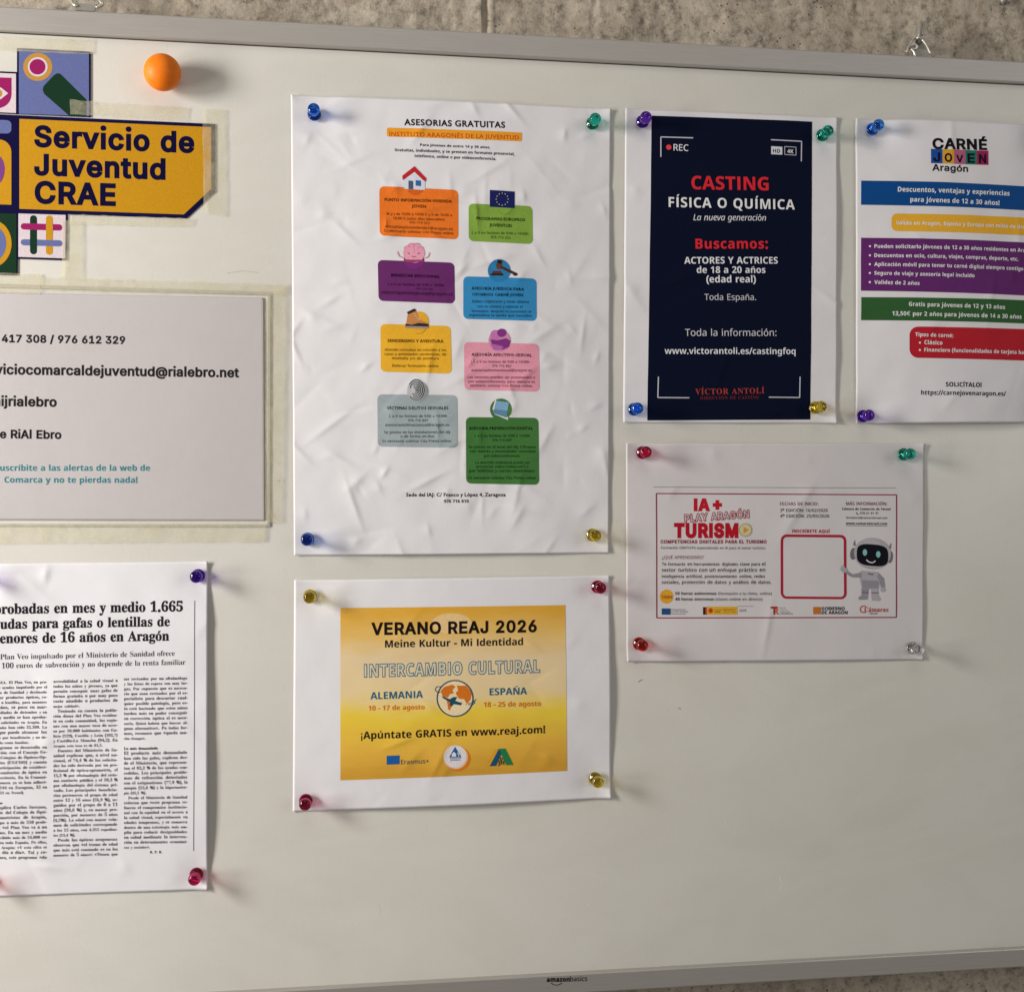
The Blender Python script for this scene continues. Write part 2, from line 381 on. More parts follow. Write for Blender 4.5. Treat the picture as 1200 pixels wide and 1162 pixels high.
# ------------------------------------------------------------------ sheets
class Waves:
    def __init__(s, seed, lam, n=10):
        r = np.random.RandomState(seed); a = r.rand(n) * math.pi; k = 2 * math.pi / (lam * (0.6 + r.rand(n)))
        s.k = np.stack([np.cos(a) * k, np.sin(a) * k], 1); s.p = r.rand(n) * 6.28; s.n = n
    def __call__(s, X, Z):
        o = 0
        for (kx, kz), p in zip(s.k, s.p): o = o + np.sin(kx * X + kz * Z + p)
        return o / math.sqrt(s.n)
class Sheet:
    """a sheet lying on the board; corners are points in mm on the board (TL, TR, BR, BL)"""
    def __init__(s, name, label, cat, px, h0=1.0, amp=0.35, lam=70, seed=1, creases=0, ca=0.4, pins=(), lift=None, mat=None, k=0.62, rnd=1.0, clen=18, step=1.5, thick=0.11, group=None, sheet_name='sheet', corners=None):
        s.h0 = h0; s.k = k; s.lift = lift
        s.c = [P(x, y, h0) for x, y in px] if corners is None else [np.array(c, float) for c in corners]
        s.rnd = rnd; s.amp = amp; s.w = Waves(seed, lam); s.w2 = Waves(seed + 50, lam * .35)
        r = np.random.RandomState(seed + 7); s.cr = []
        s.pins = [P(x, y, 1) for x, y in pins]; s.curl = [(.6 + 2.0 * r.rand()) if pins else 0 for _ in range(4)]
        for _ in range(creases):
            u, v = r.rand(2); p = s.uv(u, v); an = r.rand() * math.pi
            s.cr.append((p[0], p[1], math.cos(an), math.sin(an), 4 + r.rand() ** 2 * clen, 2.0 + r.rand() * 4.5, ca * (r.rand() * 1.6 - .5)))
        cc = sum(s.c) / 4
        s.t = thing(name, label, cat, (cc[0] / 1000, 0, cc[1] / 1000), group)
        W = np.linalg.norm(s.c[1] - s.c[0]); H = np.linalg.norm(s.c[3] - s.c[0])
        s.W, s.H = W, H
        nu, nv = max(2, int(W / step)), max(2, int(H / step))
        uu, vv = np.meshgrid(np.linspace(0, 1, nu + 1), np.linspace(0, 1, nv + 1))
        X, Z = s.uvs(uu.ravel(), vv.ravel())
        h = s.h(X, Z)
        n = len(X)
        Vf = np.stack([X, -h, Z], 1) / 1000; Vb = np.stack([X, -(h - thick), Z], 1) / 1000
        idx = np.arange(n).reshape(nv + 1, nu + 1)
        a, b, c, d = idx[:-1, :-1].ravel(), idx[:-1, 1:].ravel(), idx[1:, 1:].ravel(), idx[1:, :-1].ravel()
        F = [np.stack([a, d, c, b], 1), np.stack([a, b, c, d], 1) + n]
        ring = np.concatenate([idx[0, :], idx[1:, -1], idx[-1, -2::-1], idx[-2:0:-1, 0]])
        r2 = np.roll(ring, -1); F.append(np.stack([ring, r2, r2 + n, ring + n], 1))
        s.sheet = mobj(sheet_name, np.concatenate([Vf, Vb]), np.concatenate(F), mat or PAPER, s.t, smooth=True)
        s.sheet.data.polygons.foreach_set('use_smooth', np.concatenate([np.ones(len(F[0]) * 2, bool), np.zeros(len(F[2]), bool)]))
    def uvs(s, u, v):
        c = s.c
        X = (1 - u) * (1 - v) * c[0][0] + u * (1 - v) * c[1][0] + u * v * c[2][0] + (1 - u) * v * c[3][0]
        Z = (1 - u) * (1 - v) * c[0][1] + u * (1 - v) * c[1][1] + u * v * c[2][1] + (1 - u) * v * c[3][1]
        return X, Z
    def uv(s, u, v):
        X, Z = s.uvs(np.array([u]), np.array([v])); return X[0], Z[0]
    def h(s, X, Z):
        h = s.amp * (s.w(X, Z) + .25 * s.w2(X, Z))
        if s.lift:
            w = max(s.c[1][0] - s.c[0][0], 1); u = (X - s.c[0][0]) / w; v = (s.c[0][1] - Z) / max(s.c[0][1] - s.c[3][1], 1)
            h = h + s.lift(u, v)
        for (x, z, cx, cz, L, w, a) in s.cr:
            dx, dz = X - x, Z - z
            al = dx * cx + dz * cz; ac = -dx * cz + dz * cx
            sd = np.where(ac > 0, 1.0, 2.6)
            q = np.exp(-(np.sqrt(ac * ac + s.rnd ** 2) - s.rnd) / w * sd) * np.exp(-(al / L) ** 2)
            h = h + a * q
        h = s.h0 + h
        for (cx, cz), a in zip(s.c, s.curl): h = h + a * np.exp(-np.hypot(X - cx, Z - cz) / 6.0)
        for (x, z) in s.pins:
            d2 = (X - x) ** 2 + (Z - z) ** 2
            h = 0.45 + (h - 0.45) * (1 - np.exp(-d2 / 150.0))
        return np.maximum(h, 0.32)
    def ink(s, name, parent=None, label=None): return Ink(s, name, parent or s.t, label)

class Ink:
    """flat print laid on a sheet, following its surface"""
    def __init__(s, sheet, name, parent, label):
        s.s, s.name, s.parent, s.label = sheet, name, parent, label
        s.V, s.F, s.M, s.mats, s.n = [], [], [], [], 0
        s.o = (0, 0, 1.0); s.layer = 1
    def z(s, ox, oy, sc): s.o = (ox, oy, sc); return s
    def p(s, x, y):
        sh, a, b = s.s, s.o[0] + x / s.o[2], s.o[1] + y / s.o[2]; q = P(a, b, sh.h0)
        if getattr(sh, 'lift', None):
            for _ in range(2):
                u = (q[0] - sh.c[0][0]) / (sh.c[1][0] - sh.c[0][0]); v = (sh.c[0][1] - q[1]) / (sh.c[0][1] - sh.c[3][1])
                q = P(a, b, sh.h0 + float(sh.lift(min(max(u, 0), 1), min(max(v, 0), 1))))
        return q
    def col(s, c):
        m = c if isinstance(c, bpy.types.Material) else ink(*c, k=s.s.k)
        if m not in s.mats: s.mats.append(m)
        return s.mats.index(m)
    def add(s, XZ, F, c, layer=None):
        XZ = np.asarray(XZ, float)
        if not len(XZ): return
        h = s.s.h(XZ[:, 0], XZ[:, 1]) + 0.08 + 0.045 * (layer or s.layer)
        s.V.append(np.stack([XZ[:, 0], -h, XZ[:, 1]], 1) / 1000)
        mi = s.col(c)
        for f in (F.tolist() if isinstance(F, np.ndarray) else F):
            s.F.append([i + s.n for i in f]); s.M.append(mi)
        s.n += len(XZ)
    def fine(s, XZ, F, lim=2.4):
        """split triangles evenly so that large shapes follow the creases of the sheet"""
        XZ = np.asarray(XZ, float); F = np.asarray(F, int).reshape(-1, 3)
        for _ in range(3):
            if not len(F): break
            T = XZ[F]; e = np.linalg.norm(T - np.roll(T, 1, 1), axis=2).max()
            if e < lim or len(F) > 6000: break
            n = len(XZ); E = np.sort(np.concatenate([F[:, [0, 1]], F[:, [1, 2]], F[:, [2, 0]]]), 1)
            U, inv = np.unique(E, axis=0, return_inverse=True); inv = inv.ravel() + n
            XZ = np.concatenate([XZ, (XZ[U[:, 0]] + XZ[U[:, 1]]) / 2]); m = len(F)
            ab, bc, ca = inv[:m], inv[m:2 * m], inv[2 * m:]
            F = np.concatenate([np.stack(q, 1) for q in ((F[:, 0], ab, ca), (F[:, 1], bc, ab), (F[:, 2], ca, bc), (ab, bc, ca))])
        return XZ, F
    def text(s, t, x0, y0, x1, y1, sty='sb', c=(20, 20, 20), bold=0.0, vs=1.0, res=None, pre='', track=0.0, layer=None, mid=False):
        a, b = s.p(x0, y0), s.p(x1, y1)
        L = np.linalg.norm(b - a)
        Lpx = math.hypot(x1 - x0, y1 - y0) / s.o[2]
        if res is None: res = 1 if Lpx / max(1, len(t)) < 3.0 else (2 if Lpx / max(1, len(t)) < 6 else 4)
        V0, T0, w0 = layout(t, sty, bold, res, track)
        if pre:
            _, _, wp = layout(pre, sty, bold, res, track)
            V, T, w = layout(pre + t, sty, bold, res, track); V = V - (wp, 0)
        else: V, T = V0, T0
        if w0 <= 0 or not len(V): return
        x_lo = V0[:, 0].min(); x_hi = V0[:, 0].max()
        sc = L / (x_hi - x_lo)
        u = (b - a) / L; n = np.array([-u[1], u[0]])
        if n[1] < 0: n = -n
        V = V - (x_lo, 0)
        XZ = a[None] + V[:, :1] * sc * u[None] + V[:, 1:] * sc * vs * n[None]
        XZ, T = s.fine(XZ, T, 3.0)
        s.add(XZ, T, c, layer)
    def outlined(s, t, x0, y0, x1, y1, sty, c_out, c_in, b_out, b_in, vs=1.0, res=4, l0=2, l1=4, track=0.0):
        """letters with a coloured outline: a wide letter below and a narrow one of the same setting above"""
        a, b = s.p(x0, y0), s.p(x1, y1); L = np.linalg.norm(b - a); u = (b - a) / L; n = np.array([-u[1], u[0]])
        if n[1] < 0: n = -n
        V0, T0, _ = layout(t, sty, b_out, res, track)
        V1, T1, _ = layout(t, sty, b_in, res, track + (b_out - b_in) * 1.2)
        lo = V0[:, 0].min(); sc = L / (V0[:, 0].max() - lo)
        for V, T, c, l in ((V0, T0, c_out, l0), (V1, T1, c_in, l1)):
            s.add(a[None] + (V[:, :1] - lo) * sc * u[None] + V[:, 1:] * sc * vs * n[None], T, c, l)
    def quad(s, pts, c, r=0.0, step=1.4, layer=None, corners=(1, 1, 1, 1)):
        """rounded quadrilateral; pts TL TR BR BL in picture points"""
        c4 = [s.p(*q) for q in pts]
        W = np.linalg.norm(c4[1] - c4[0]); H = np.linalg.norm(c4[3] - c4[0])
        r = min(r, W / 2 - 1e-3, H / 2 - 1e-3)
        rows = list(np.linspace(0, 1, max(1, int(H / step)) + 1))
        if r > 0:
            arc = [r * (1 - math.cos(a)) for a in np.linspace(0, math.pi / 2, 7)]
            rows = sorted(set([q / H for q in arc] + [1 - q / H for q in arc] + [q for q in rows if r / H < q < 1 - r / H]))
        nu = max(1, int(W / step))
        XZ = []
        for v in rows:
            d = min(v * H, (1 - v) * H); top = v < .5
            ins = r - math.sqrt(max(0, r * r - (r - d) ** 2)) if d < r else 0
            li = ins / W if (corners[0] if top else corners[3]) else 0
            ri = ins / W if (corners[1] if top else corners[2]) else 0
            for u in np.linspace(li, 1 - ri, nu + 1):
                XZ.append((1 - u) * (1 - v) * c4[0] + u * (1 - v) * c4[1] + u * v * c4[2] + (1 - u) * v * c4[3])
        F = [(i * (nu + 1) + j, (i + 1) * (nu + 1) + j, (i + 1) * (nu + 1) + j + 1, i * (nu + 1) + j + 1) for i in range(len(rows) - 1) for j in range(nu)]
        s.add(XZ, F, c, layer)
    def rect(s, x0, y0, x1, y1, c, r=0.0, slope=0.0, layer=None):
        d = slope * (x1 - x0)
        s.quad([(x0, y0), (x1, y0 + d), (x1, y1 + d), (x0, y1)], c, r, layer=layer)
    def poly(s, pts, c, layer=None):
        XZ = np.array([s.p(*q) for q in pts])
        tris = tessellate_polygon([[Vector((x, z, 0)) for x, z in XZ]])
        F = []
        for t in tris:
            a, b, d = XZ[list(t)]
            F.append(t if (b[0] - a[0]) * (d[1] - a[1]) - (d[0] - a[0]) * (b[1] - a[1]) > 0 else t[::-1])
        XZ, F = s.fine(XZ, F)
        s.add(XZ, F, c, layer)
    def oval(s, cx, cy, rx, ry, c, layer=None, n=28, rot=0.0):
        pts = []
        for i in range(n):
            a = 2 * math.pi * i / n; x, y = rx * math.cos(a), ry * math.sin(a)
            pts.append((cx + x * math.cos(rot) - y * math.sin(rot), cy + x * math.sin(rot) + y * math.cos(rot)))
        s.poly(pts, c, layer)
    def line(s, x0, y0, x1, y1, w, c, layer=None, caps=False):
        L = math.hypot(x1 - x0, y1 - y0) or 1; nx, ny = -(y1 - y0) / L * w / 2, (x1 - x0) / L * w / 2
        n = max(1, int(L / s.o[2] / 8))
        for i in range(n):
            a, b = i / n, (i + 1) / n
            xa, ya, xb, yb = x0 + (x1 - x0) * a, y0 + (y1 - y0) * a, x0 + (x1 - x0) * b, y0 + (y1 - y0) * b
            s.poly([(xa + nx, ya + ny), (xb + nx, yb + ny), (xb - nx, yb - ny), (xa - nx, ya - ny)], c, layer)
    def path(s, pts, w, c, layer=None, closed=False):
        m = pts + [pts[0]] if closed else pts
        for (a, b), (cc, d) in zip(m, m[1:]): s.line(a, b, cc, d, w, c, layer)
    def ring(s, cx, cy, r, w, c, layer=None, n=28, a0=0.0, a1=2 * math.pi, ry=None):
        ry = ry or r
        for i in range(n):
            a, b = a0 + (a1 - a0) * i / n, a0 + (a1 - a0) * (i + 1) / n
            q = lambda t, k: (cx + (r + k) * math.cos(t), cy + (ry + k) * math.sin(t))
            s.poly([q(a, w / 2), q(b, w / 2), q(b, -w / 2), q(a, -w / 2)], c, layer)
    def done(s):
        if not s.V: return None
        o = mobj(s.name, np.concatenate(s.V), s.F, s.mats, s.parent, s.M)
        if s.label: o['label'] = s.label
        return o

# ------------------------------------------------------------------ concrete wall
def build_wall():
    xs = np.concatenate([np.linspace(-900, -330, 20), np.arange(-320, 620, 1.8), np.linspace(630, 1200, 20)])
    zs = np.concatenate([np.linspace(-700, -380, 10), np.arange(-372, -300, 1.8), np.linspace(-290, 270, 12), np.arange(278, 352, 1.6), np.linspace(360, 700, 12)])
    X, Z = np.meshgrid(xs, zs)
    rs = np.random.RandomState(5)
    w1, w2, w3 = Waves(11, 120), Waves(12, 22, 14), Waves(13, 7, 20)
    h = 1.2 * w1(X, Z) + 0.35 * w2(X, Z) + 0.13 * w3(X, Z)
    h += rs.randn(*X.shape) * 0.05
    def pit(x, z, r, d): 
        nonlocal h
        q = ((X - x) ** 2 + (Z - z) ** 2) / r ** 2
        h = h - d * np.exp(-q ** 1.5)
    for _ in range(420):
        top = rs.rand() < .65
        pit(-320 + rs.rand() * 930, (278 + rs.rand() * 75) if top else (-372 + rs.rand() * 70), 1.2 + rs.rand() ** 3 * 4, .5 + rs.rand() * 1.4)
    seam = P(570, 20, -24)[0]
    for dx, a, w in ((-3.2, 1.6, .9), (0, -1.2, 1.6), (3.0, 1.4, .9)):
        h += a * np.exp(-((X - seam - dx - .6 * w2(X * 0, Z)) / w) ** 2)
    cr = P(697, 30, -24)[0]
    h += -1.6 * np.exp(-((X - cr - 1.0 * np.sin(Z / 9)) / 0.9) ** 2)
    cr = P(527, 30, -24)[0]
    h += -0.9 * np.exp(-((X - cr - .8 * np.sin(Z / 7)) / 0.8) ** 2)
    # scratched trowel marks
    for (x0, y0, x1, y1) in ((830, 22, 905, 8), (860, 16, 925, 8), (640, 30, 700, 24), (905, 40, 960, 36)):
        a, b = P(x0, y0, -24), P(x1, y1, -24); L = np.linalg.norm(b - a); u = (b - a) / L
        t = np.clip((X - a[0]) * u[0] + (Z - a[1]) * u[1], 0, L); d = np.hypot(X - a[0] - u[0] * t, Z - a[1] - u[1] * t)
        h -= 0.9 * np.exp(-(d / 1.1) ** 2)
    Y = 24 - h
    n0, n1 = X.shape; idx = np.arange(n0 * n1).reshape(n0, n1)
    F = np.stack([idx[:-1, :-1].ravel(), idx[:-1, 1:].ravel(), idx[1:, 1:].ravel(), idx[1:, :-1].ravel()], 1)
    o = mobj('concrete_wall', np.stack([X.ravel(), Y.ravel(), Z.ravel()], 1) / 1000, F, CONC, smooth=True)
    o['kind'] = 'structure'
build_wall()

# ------------------------------------------------------------------ whiteboard
BX0, BX1, BZ0, BZ1 = -312.0, 588.0, -330.3, 302.8
RAILT, RAILB = 14.8, 13.2
cxb, czb = (BX0 + BX1) / 2000, (BZ0 + BZ1) / 2000
board = thing('whiteboard', 'wall-hung white magnetic board with brushed aluminium frame, covered in notices', 'whiteboard', (cxb, 0, czb))
def box_mesh(x0, x1, y0, y1, z0, z1):
    V = [(x, y, z) for x in (x0, x1) for y in (y0, y1) for z in (z0, z1)]
    return np.array(V) / 1000, [(0, 1, 3, 2), (4, 6, 7, 5), (0, 4, 5, 1), (2, 3, 7, 6), (0, 2, 6, 4), (1, 5, 7, 3)]
V, F = box_mesh(BX0 + 6, BX1 - 6, 0.0, 9.0, BZ0 + 6, BZ1 - 6)
mobj('writing_surface', V, F, BOARD, board)
def rail(name, horizontal, a0, a1, c_out, c_in, mat):
    """extruded profile with mitred ends: a0..a1 along, c_out..c_in across"""
    w = abs(c_in - c_out); sg = 1 if c_in > c_out else -1
    prof = [(0, 18), (0, -2.9), (0.25, -3.7), (.9, -4.0), (w - .9, -4.0), (w - .25, -3.7), (w, -3.0), (w, -.05)]
    V, F = [], []
    for e in (0, 1):
        for (t, y) in prof:
            al = (a0 + t) if e == 0 else (a1 - t)
            ac = c_out + sg * t
            V.append((al, y, ac) if horizontal else (ac, y, al))
    n = len(prof)
    for i in range(n):
        j = (i + 1) % n
        F.append((i, j, j + n, i + n))
    F += [tuple(range(n))[::-1], tuple(range(n, 2 * n))]
    o = mobj(name, np.array(V) / 1000, F, mat, board)
    import bmesh
    bm = bmesh.new(); bm.from_mesh(o.data); bmesh.ops.recalc_face_normals(bm, faces=bm.faces); bm.to_mesh(o.data); bm.free()
    return o
rail('frame_rail', True, BX0, BX1, BZ1, BZ1 - RAILT, ALU_H)
rail('frame_rail', True, BX0, BX1, BZ0, BZ0 + RAILB, ALU_H)
rail('frame_rail', False, BZ0, BZ1, BX0, BX0 + 14, ALU_V)
rail('frame_rail', False, BZ0, BZ1, BX1, BX1 - 14, ALU_V)
for (z0, z1) in ((BZ1 - RAILT - .5, BZ1 - RAILT - .02),):
    V, F = box_mesh(BX0 + 14, BX1 - 14, -0.35, -0.01, z0, z1)
    mobj('groove_strip', V, F, GAP, board)  # thin dark strip in place of the shaded groove between rail and board

def tube(pts, r, mat, name, parent, seg=10):
    """round bar through 3-D points in mm"""
    pts = [Vector(p) for p in pts]; V, F = [], []
    for i, p in enumerate(pts):
        d = (pts[min(i + 1, len(pts) - 1)] - pts[max(i - 1, 0)]).normalized()
        a = d.cross(Vector((0, 1, 0.01))).normalized(); b = d.cross(a)
        for k in range(seg):
            t = 2 * math.pi * k / seg; q = p + (a * math.cos(t) + b * math.sin(t)) * r
            V.append(tuple(q))
    for i in range(len(pts) - 1):
        for k in range(seg):
            F.append((i * seg + k, i * seg + (k + 1) % seg, (i + 1) * seg + (k + 1) % seg, (i + 1) * seg + k))
    F += [tuple(range(seg))[::-1], tuple(range((len(pts) - 1) * seg, len(pts) * seg))]
    return mobj(name, np.array(V) / 1000, F, mat, parent, smooth=True)
def curve3(pts, n=8):
    out = []
    P_ = [np.array(p, float) for p in pts]
    for i in range(len(P_) - 1):
        p0, p1, p2, p3 = P_[max(i - 1, 0)], P_[i], P_[i + 1], P_[min(i + 2, len(P_) - 1)]
        for k in range(n):
            t = k / n
            out.append(.5 * ((2 * p1) + (-p0 + p2) * t + (2 * p0 - 5 * p1 + 4 * p2 - p3) * t * t + (-p0 + 3 * p1 - 3 * p2 + p3) * t ** 3))
    out.append(P_[-1]); return out
def q3(px, py, h):
    x, z = P(px, py, h); return (x, -h, z)
def tab(pts, h, th, mat, name, parent):
    f = [q3(x, y, h) for x, y in pts]; b = [(x, y + th, z) for x, y, z in f]; n = len(f)
    F = [tuple(range(n))[::-1], tuple(range(n, 2 * n))] + [(i, (i + 1) % n, (i + 1) % n + n, i + n) for i in range(n)]
    return mobj(name, np.array(f + b) / 1000, F, mat, parent)
# left hanger
tab([(90, 3.6), (113, 4.8), (110.5, 13.4), (88, 12.2)], -3, 1.2, ZINC, 'hanger_tab', board)
hk = thing('wall_hook', 'bright steel wire hanger above the left end of the board frame', 'hook', (P(100, 0, -8)[0] / 1000, .008, P(100, 0, -8)[1] / 1000))
tube(curve3([q3(84, -12, -8), q3(84.5, -3, -6), q3(85, 3, -4), q3(88, 6.5, -2.5), q3(91, 7, -3.5)]), 1.01, STEEL, 'wire_arm', hk)
tube(curve3([q3(114, -12, -8), q3(115.5, -3, -6), q3(118, 2, -4), q3(120, 5.5, -3), q3(113, 9, -3.5)]), 1.01, STEEL, 'wire_arm', hk)
tube(curve3([q3(84, -12, -8), q3(100, -16, -12), q3(114, -12, -8)]), 1.01, STEEL, 'wire_arm', hk)
# right hanger
tab([(1074, 57.5), (1087.5, 59), (1090, 67.5), (1070.5, 66.6)], -4, 1.2, ZINC, 'hanger_tab', board)
hk = thing('wall_hook', 'bent steel eye hook fixed in the concrete above the right part of the board', 'hook', (P(1077, 45, -10)[0] / 1000, .01, P(1077, 45, -10)[1] / 1000))
tube(curve3([q3(1078.6, 26, -9), q3(1077.4, 36, -5), q3(1075.6, 46, -3)]), 1.35, STEEL, 'prong', hk)
tube(curve3([q3(1082.4, 26.5, -10), q3(1081.9, 33, -7), q3(1080.2, 41, -5)]), 1.1, STEEL, 'prong', hk)
tube(curve3([q3(1076, 44, -8), q3(1070, 47, -6), q3(1065.5, 53, -5), q3(1063, 59, -4), q3(1062.6, 61, -4)]), 0.74, STEEL, 'wire_arm', hk)
tube(curve3([q3(1079, 45, -8), q3(1084, 51, -6), q3(1088, 58.5, -4), q3(1090.3, 62.8, -3)]), 0.74, STEEL, 'wire_arm', hk)
tube(curve3([q3(1068, 57.5, -3), q3(1071, 61, -2.5), q3(1072, 65, -2.5), q3(1070, 68, -3), q3(1066.5, 66.5, -4)]), 0.94, STEEL, 'wire_arm', hk)
tube(curve3([q3(1067, 55, -6), q3(1071, 52, -5), q3(1075, 54.5, -5), q3(1073, 57, -5), q3(1068, 57.5, -5)]), 0.81, STEEL, 'eye', hk)
V, F = [], []
# expansion plug around the prongs
c = np.array(q3(1077, 49, -7)); tube([tuple(c + (0, 13, 2)), tuple(c + (0, 0, 0))], 2.5, BACK, 'screw', hk)
for (x, y, lab) in ((955, 1, 'small pale fixing stub in the concrete above the board, nearer the hook'), (1175, 3, 'small pale fixing stub in the concrete at the top right corner')):
    a = P(x, y, -22)
    t = tube([(a[0], 30, a[1]), (a[0], 20.5, a[1]), (a[0] + .4, 19.5, a[1] - .4)], 2.6 if x > 1100 else 1.4, ZINC, 'wall_plug', None)
    tag(t, lab, 'wall plug')

# maker's name on the bottom rail
class Flat:
    h0 = 4.0; k = 0.45; t = board
    def h(s, X, Z): return np.full(len(X), 4.0)
    def ink(s, n, parent=None, label=None): return Ink(s, n, parent or s.t, label)
fl = Flat().ink('lettering', board, 'black maker name printed on the bottom rail').z(600, 1060, 2)
fl.text('amazon', 81, 179.5, 135, 178.5, 'sb', (16, 16, 16), bold=.02, vs=1.1); fl.text('basics', 136, 178.5, 176, 177.5, 'ss', (24, 24, 24), bold=.008, vs=1.1)
fl.path([(91, 182), (97, 186), (105, 187.5), (112, 185.5), (117, 182)], 1.6, (28, 28, 28))
fl.done()

# ------------------------------------------------------------------ youth service sign (flat laminated cut-out on the board)
NAVY = (14, 10, 52); MUST = (196, 142, 20); PERI = (98, 108, 158); FOR = (24, 54, 36); MAGE = (150, 22, 92); WHT = (214, 200, 205)
sg = Sheet('youth_service_sign', 'cut-out laminated sign with mustard name panel and coloured shape tiles', 'sign', [(-62, 133), (252, 147), (252, 255), (-62, 246)],
           h0=0.7, amp=0.03, seed=3, k=0.74, step=8, mat=ink(*NAVY, k=0.60), sheet_name='name_panel', corners=None)
# the name panel has a chamfered corner: rebuild its outline
def replace_outline(sh, pts, o, th=0.3):
    f = [P(x, y, sh.h0) for x, y in pts]; n = len(f)
    V = [(a, -sh.h0 - .02, b) for a, b in f] + [(a, -sh.h0 + th, b) for a, b in f]
    F = [tuple(range(n))[::-1], tuple(range(n, 2 * n))] + [(i, (i + 1) % n, (i + 1) % n + n, i + n) for i in range(n)]
    org = np.array(parent_loc(sh.t))
    me = o.data; mt = me.materials[0]; me.clear_geometry()
    me.from_pydata((np.array(V) / 1000 - org).tolist(), [], F); me.update()
Z1 = (0, 0, 3.52)
def z1(pts): return [(x / 3.52, y / 3.52) for x, y in pts]
replace_outline(sg, z1([(-230, 462), (888, 512), (888, 791), (769, 901), (72, 878), (-230, 866)]), sg.sheet)
# the sheet below its print: every tile a cut piece of the same laminate
def tile(name, pts, colr, label):
    f = [P(x, y, sg.h0) for x, y in z1(pts)]; n = len(f)
    V = [(a, -sg.h0 - .02, b) for a, b in f] + [(a, -sg.h0 + .3, b) for a, b in f]
    F = [tuple(range(n))[::-1], tuple(range(n, 2 * n))] + [(i, (i + 1) % n, (i + 1) % n + n, i + n) for i in range(n)]
    o = mobj(name, np.array(V) / 1000, F, ink(*colr, k=0.74), sg.t); o['label'] = label; return o
sg.h = lambda X, Z: np.full(np.shape(X), sg.h0)
i = sg.ink('colour_field', sg.sheet, 'mustard field of the name panel').z(*Z1)
i.poly([(80, 491), (871, 525), (871, 780), (758, 885), (80, 862)], MUST); i.done()
i = sg.ink('lettering', sg.sheet).z(*Z1); i.layer = 2
i.text('Servicio de', 141, 602, 802, 628, 'in', NAVY, bold=.034, res=6); i.text('Juventud', 141, 719, 683, 738, 'in', NAVY, bold=.034, res=6)
i.text('CRAE', 143, 835, 478, 846, 'in', NAVY, bold=.034, res=6); i.done()
i = sg.ink('column_pattern', sg.sheet, 'blue bar and mustard arch with a purple oval').z(*Z1)
i.quad([(-110, 492), (47, 497), (47, 552), (-110, 548)], PERI, r=2.8, corners=(0, 1, 1, 0))
i.quad([(-110, 572), (47, 577), (47, 845), (-110, 840)], MUST, r=7.5, corners=(0, 1, 0, 0))
i.oval(-18, 700, 38, 62, (120, 60, 130), layer=2); i.done()
def framed(pts, colr, bw, label, name='shape_tile'):
    o = tile(name, pts, NAVY, label); return o
o = framed([(70, 199), (374, 214), (374, 484), (70, 471)], PERI, 5, 'periwinkle tile with a target circle and dark green bar')
i = sg.ink('tile_print', o).z(*Z1)
i.quad([(78, 206), (367, 220), (367, 480), (78, 470)], PERI)
i.oval(156, 277, 60, 58, (190, 140, 60), 2); i.oval(156, 277, 41, 40, WHT, 3); i.oval(155, 277, 33, 32, MAGE, 4)
i.poly([(176, 372), (180, 356), (222, 312), (236, 303), (250, 306), (357, 412), (357, 479), (284, 477), (184, 390)], FOR, 2); i.done()
o = framed([(-190, 286), (70, 298), (70, 471), (-190, 459)], WHT, 5, 'white tile with a magenta petal and eye shape')
i = sg.ink('tile_print', o).z(*Z1)
i.quad([(-184, 294), (66, 305), (66, 467), (-184, 455)], WHT)
i.quad([(-80, 318), (48, 322), (48, 450), (-80, 446)], MAGE, r=9, corners=(0, 0, 1, 1), layer=2)
i.poly([(-60, 384), (-30, 362), (4, 362), (34, 386), (4, 410), (-30, 410)], WHT, 3); i.oval(-6, 386, 16, 16, (190, 140, 60), 4); i.done()
o = framed([(-230, 866), (73, 878), (73, 1136), (-230, 1128)], FOR, 5, 'dark green tile with a mustard and blue ring')
i = sg.ink('tile_print', o).z(*Z1)
i.quad([(-224, 872), (68, 882), (68, 1130), (-224, 1122)], FOR)
i.oval(-30, 1005, 78, 96, MUST, 2, n=40); i.oval(-32, 1005, 58, 74, PERI, 3, n=40); i.done()
o = framed([(74, 878), (279, 885), (276, 1074), (74, 1067)], WHT, 5, 'white tile with a hash of four coloured bars')
i = sg.ink('tile_print', o).z(*Z1)
i.quad([(76, 881), (271, 887), (269, 1066), (76, 1060)], WHT)
i.quad([(124, 888), (153, 889), (153, 1050), (124, 1049)], FOR, r=4, layer=2)
i.quad([(86, 921), (257, 926), (257, 952), (86, 947)], MAGE, r=3.6, layer=3)
i.quad([(86, 987), (257, 992), (257, 1017), (86, 1012)], PERI, r=3.6, layer=4)
i.quad([(190, 889), (218, 890), (218, 1052), (190, 1051)], MUST, r=3.9, layer=3); i.poly([(124, 985), (153, 986), (153, 1016), (124, 1015)], FOR, 5)
i.quad([(190, 917), (218, 918), (218, 965), (190, 964)], MUST, layer=4); i.done()

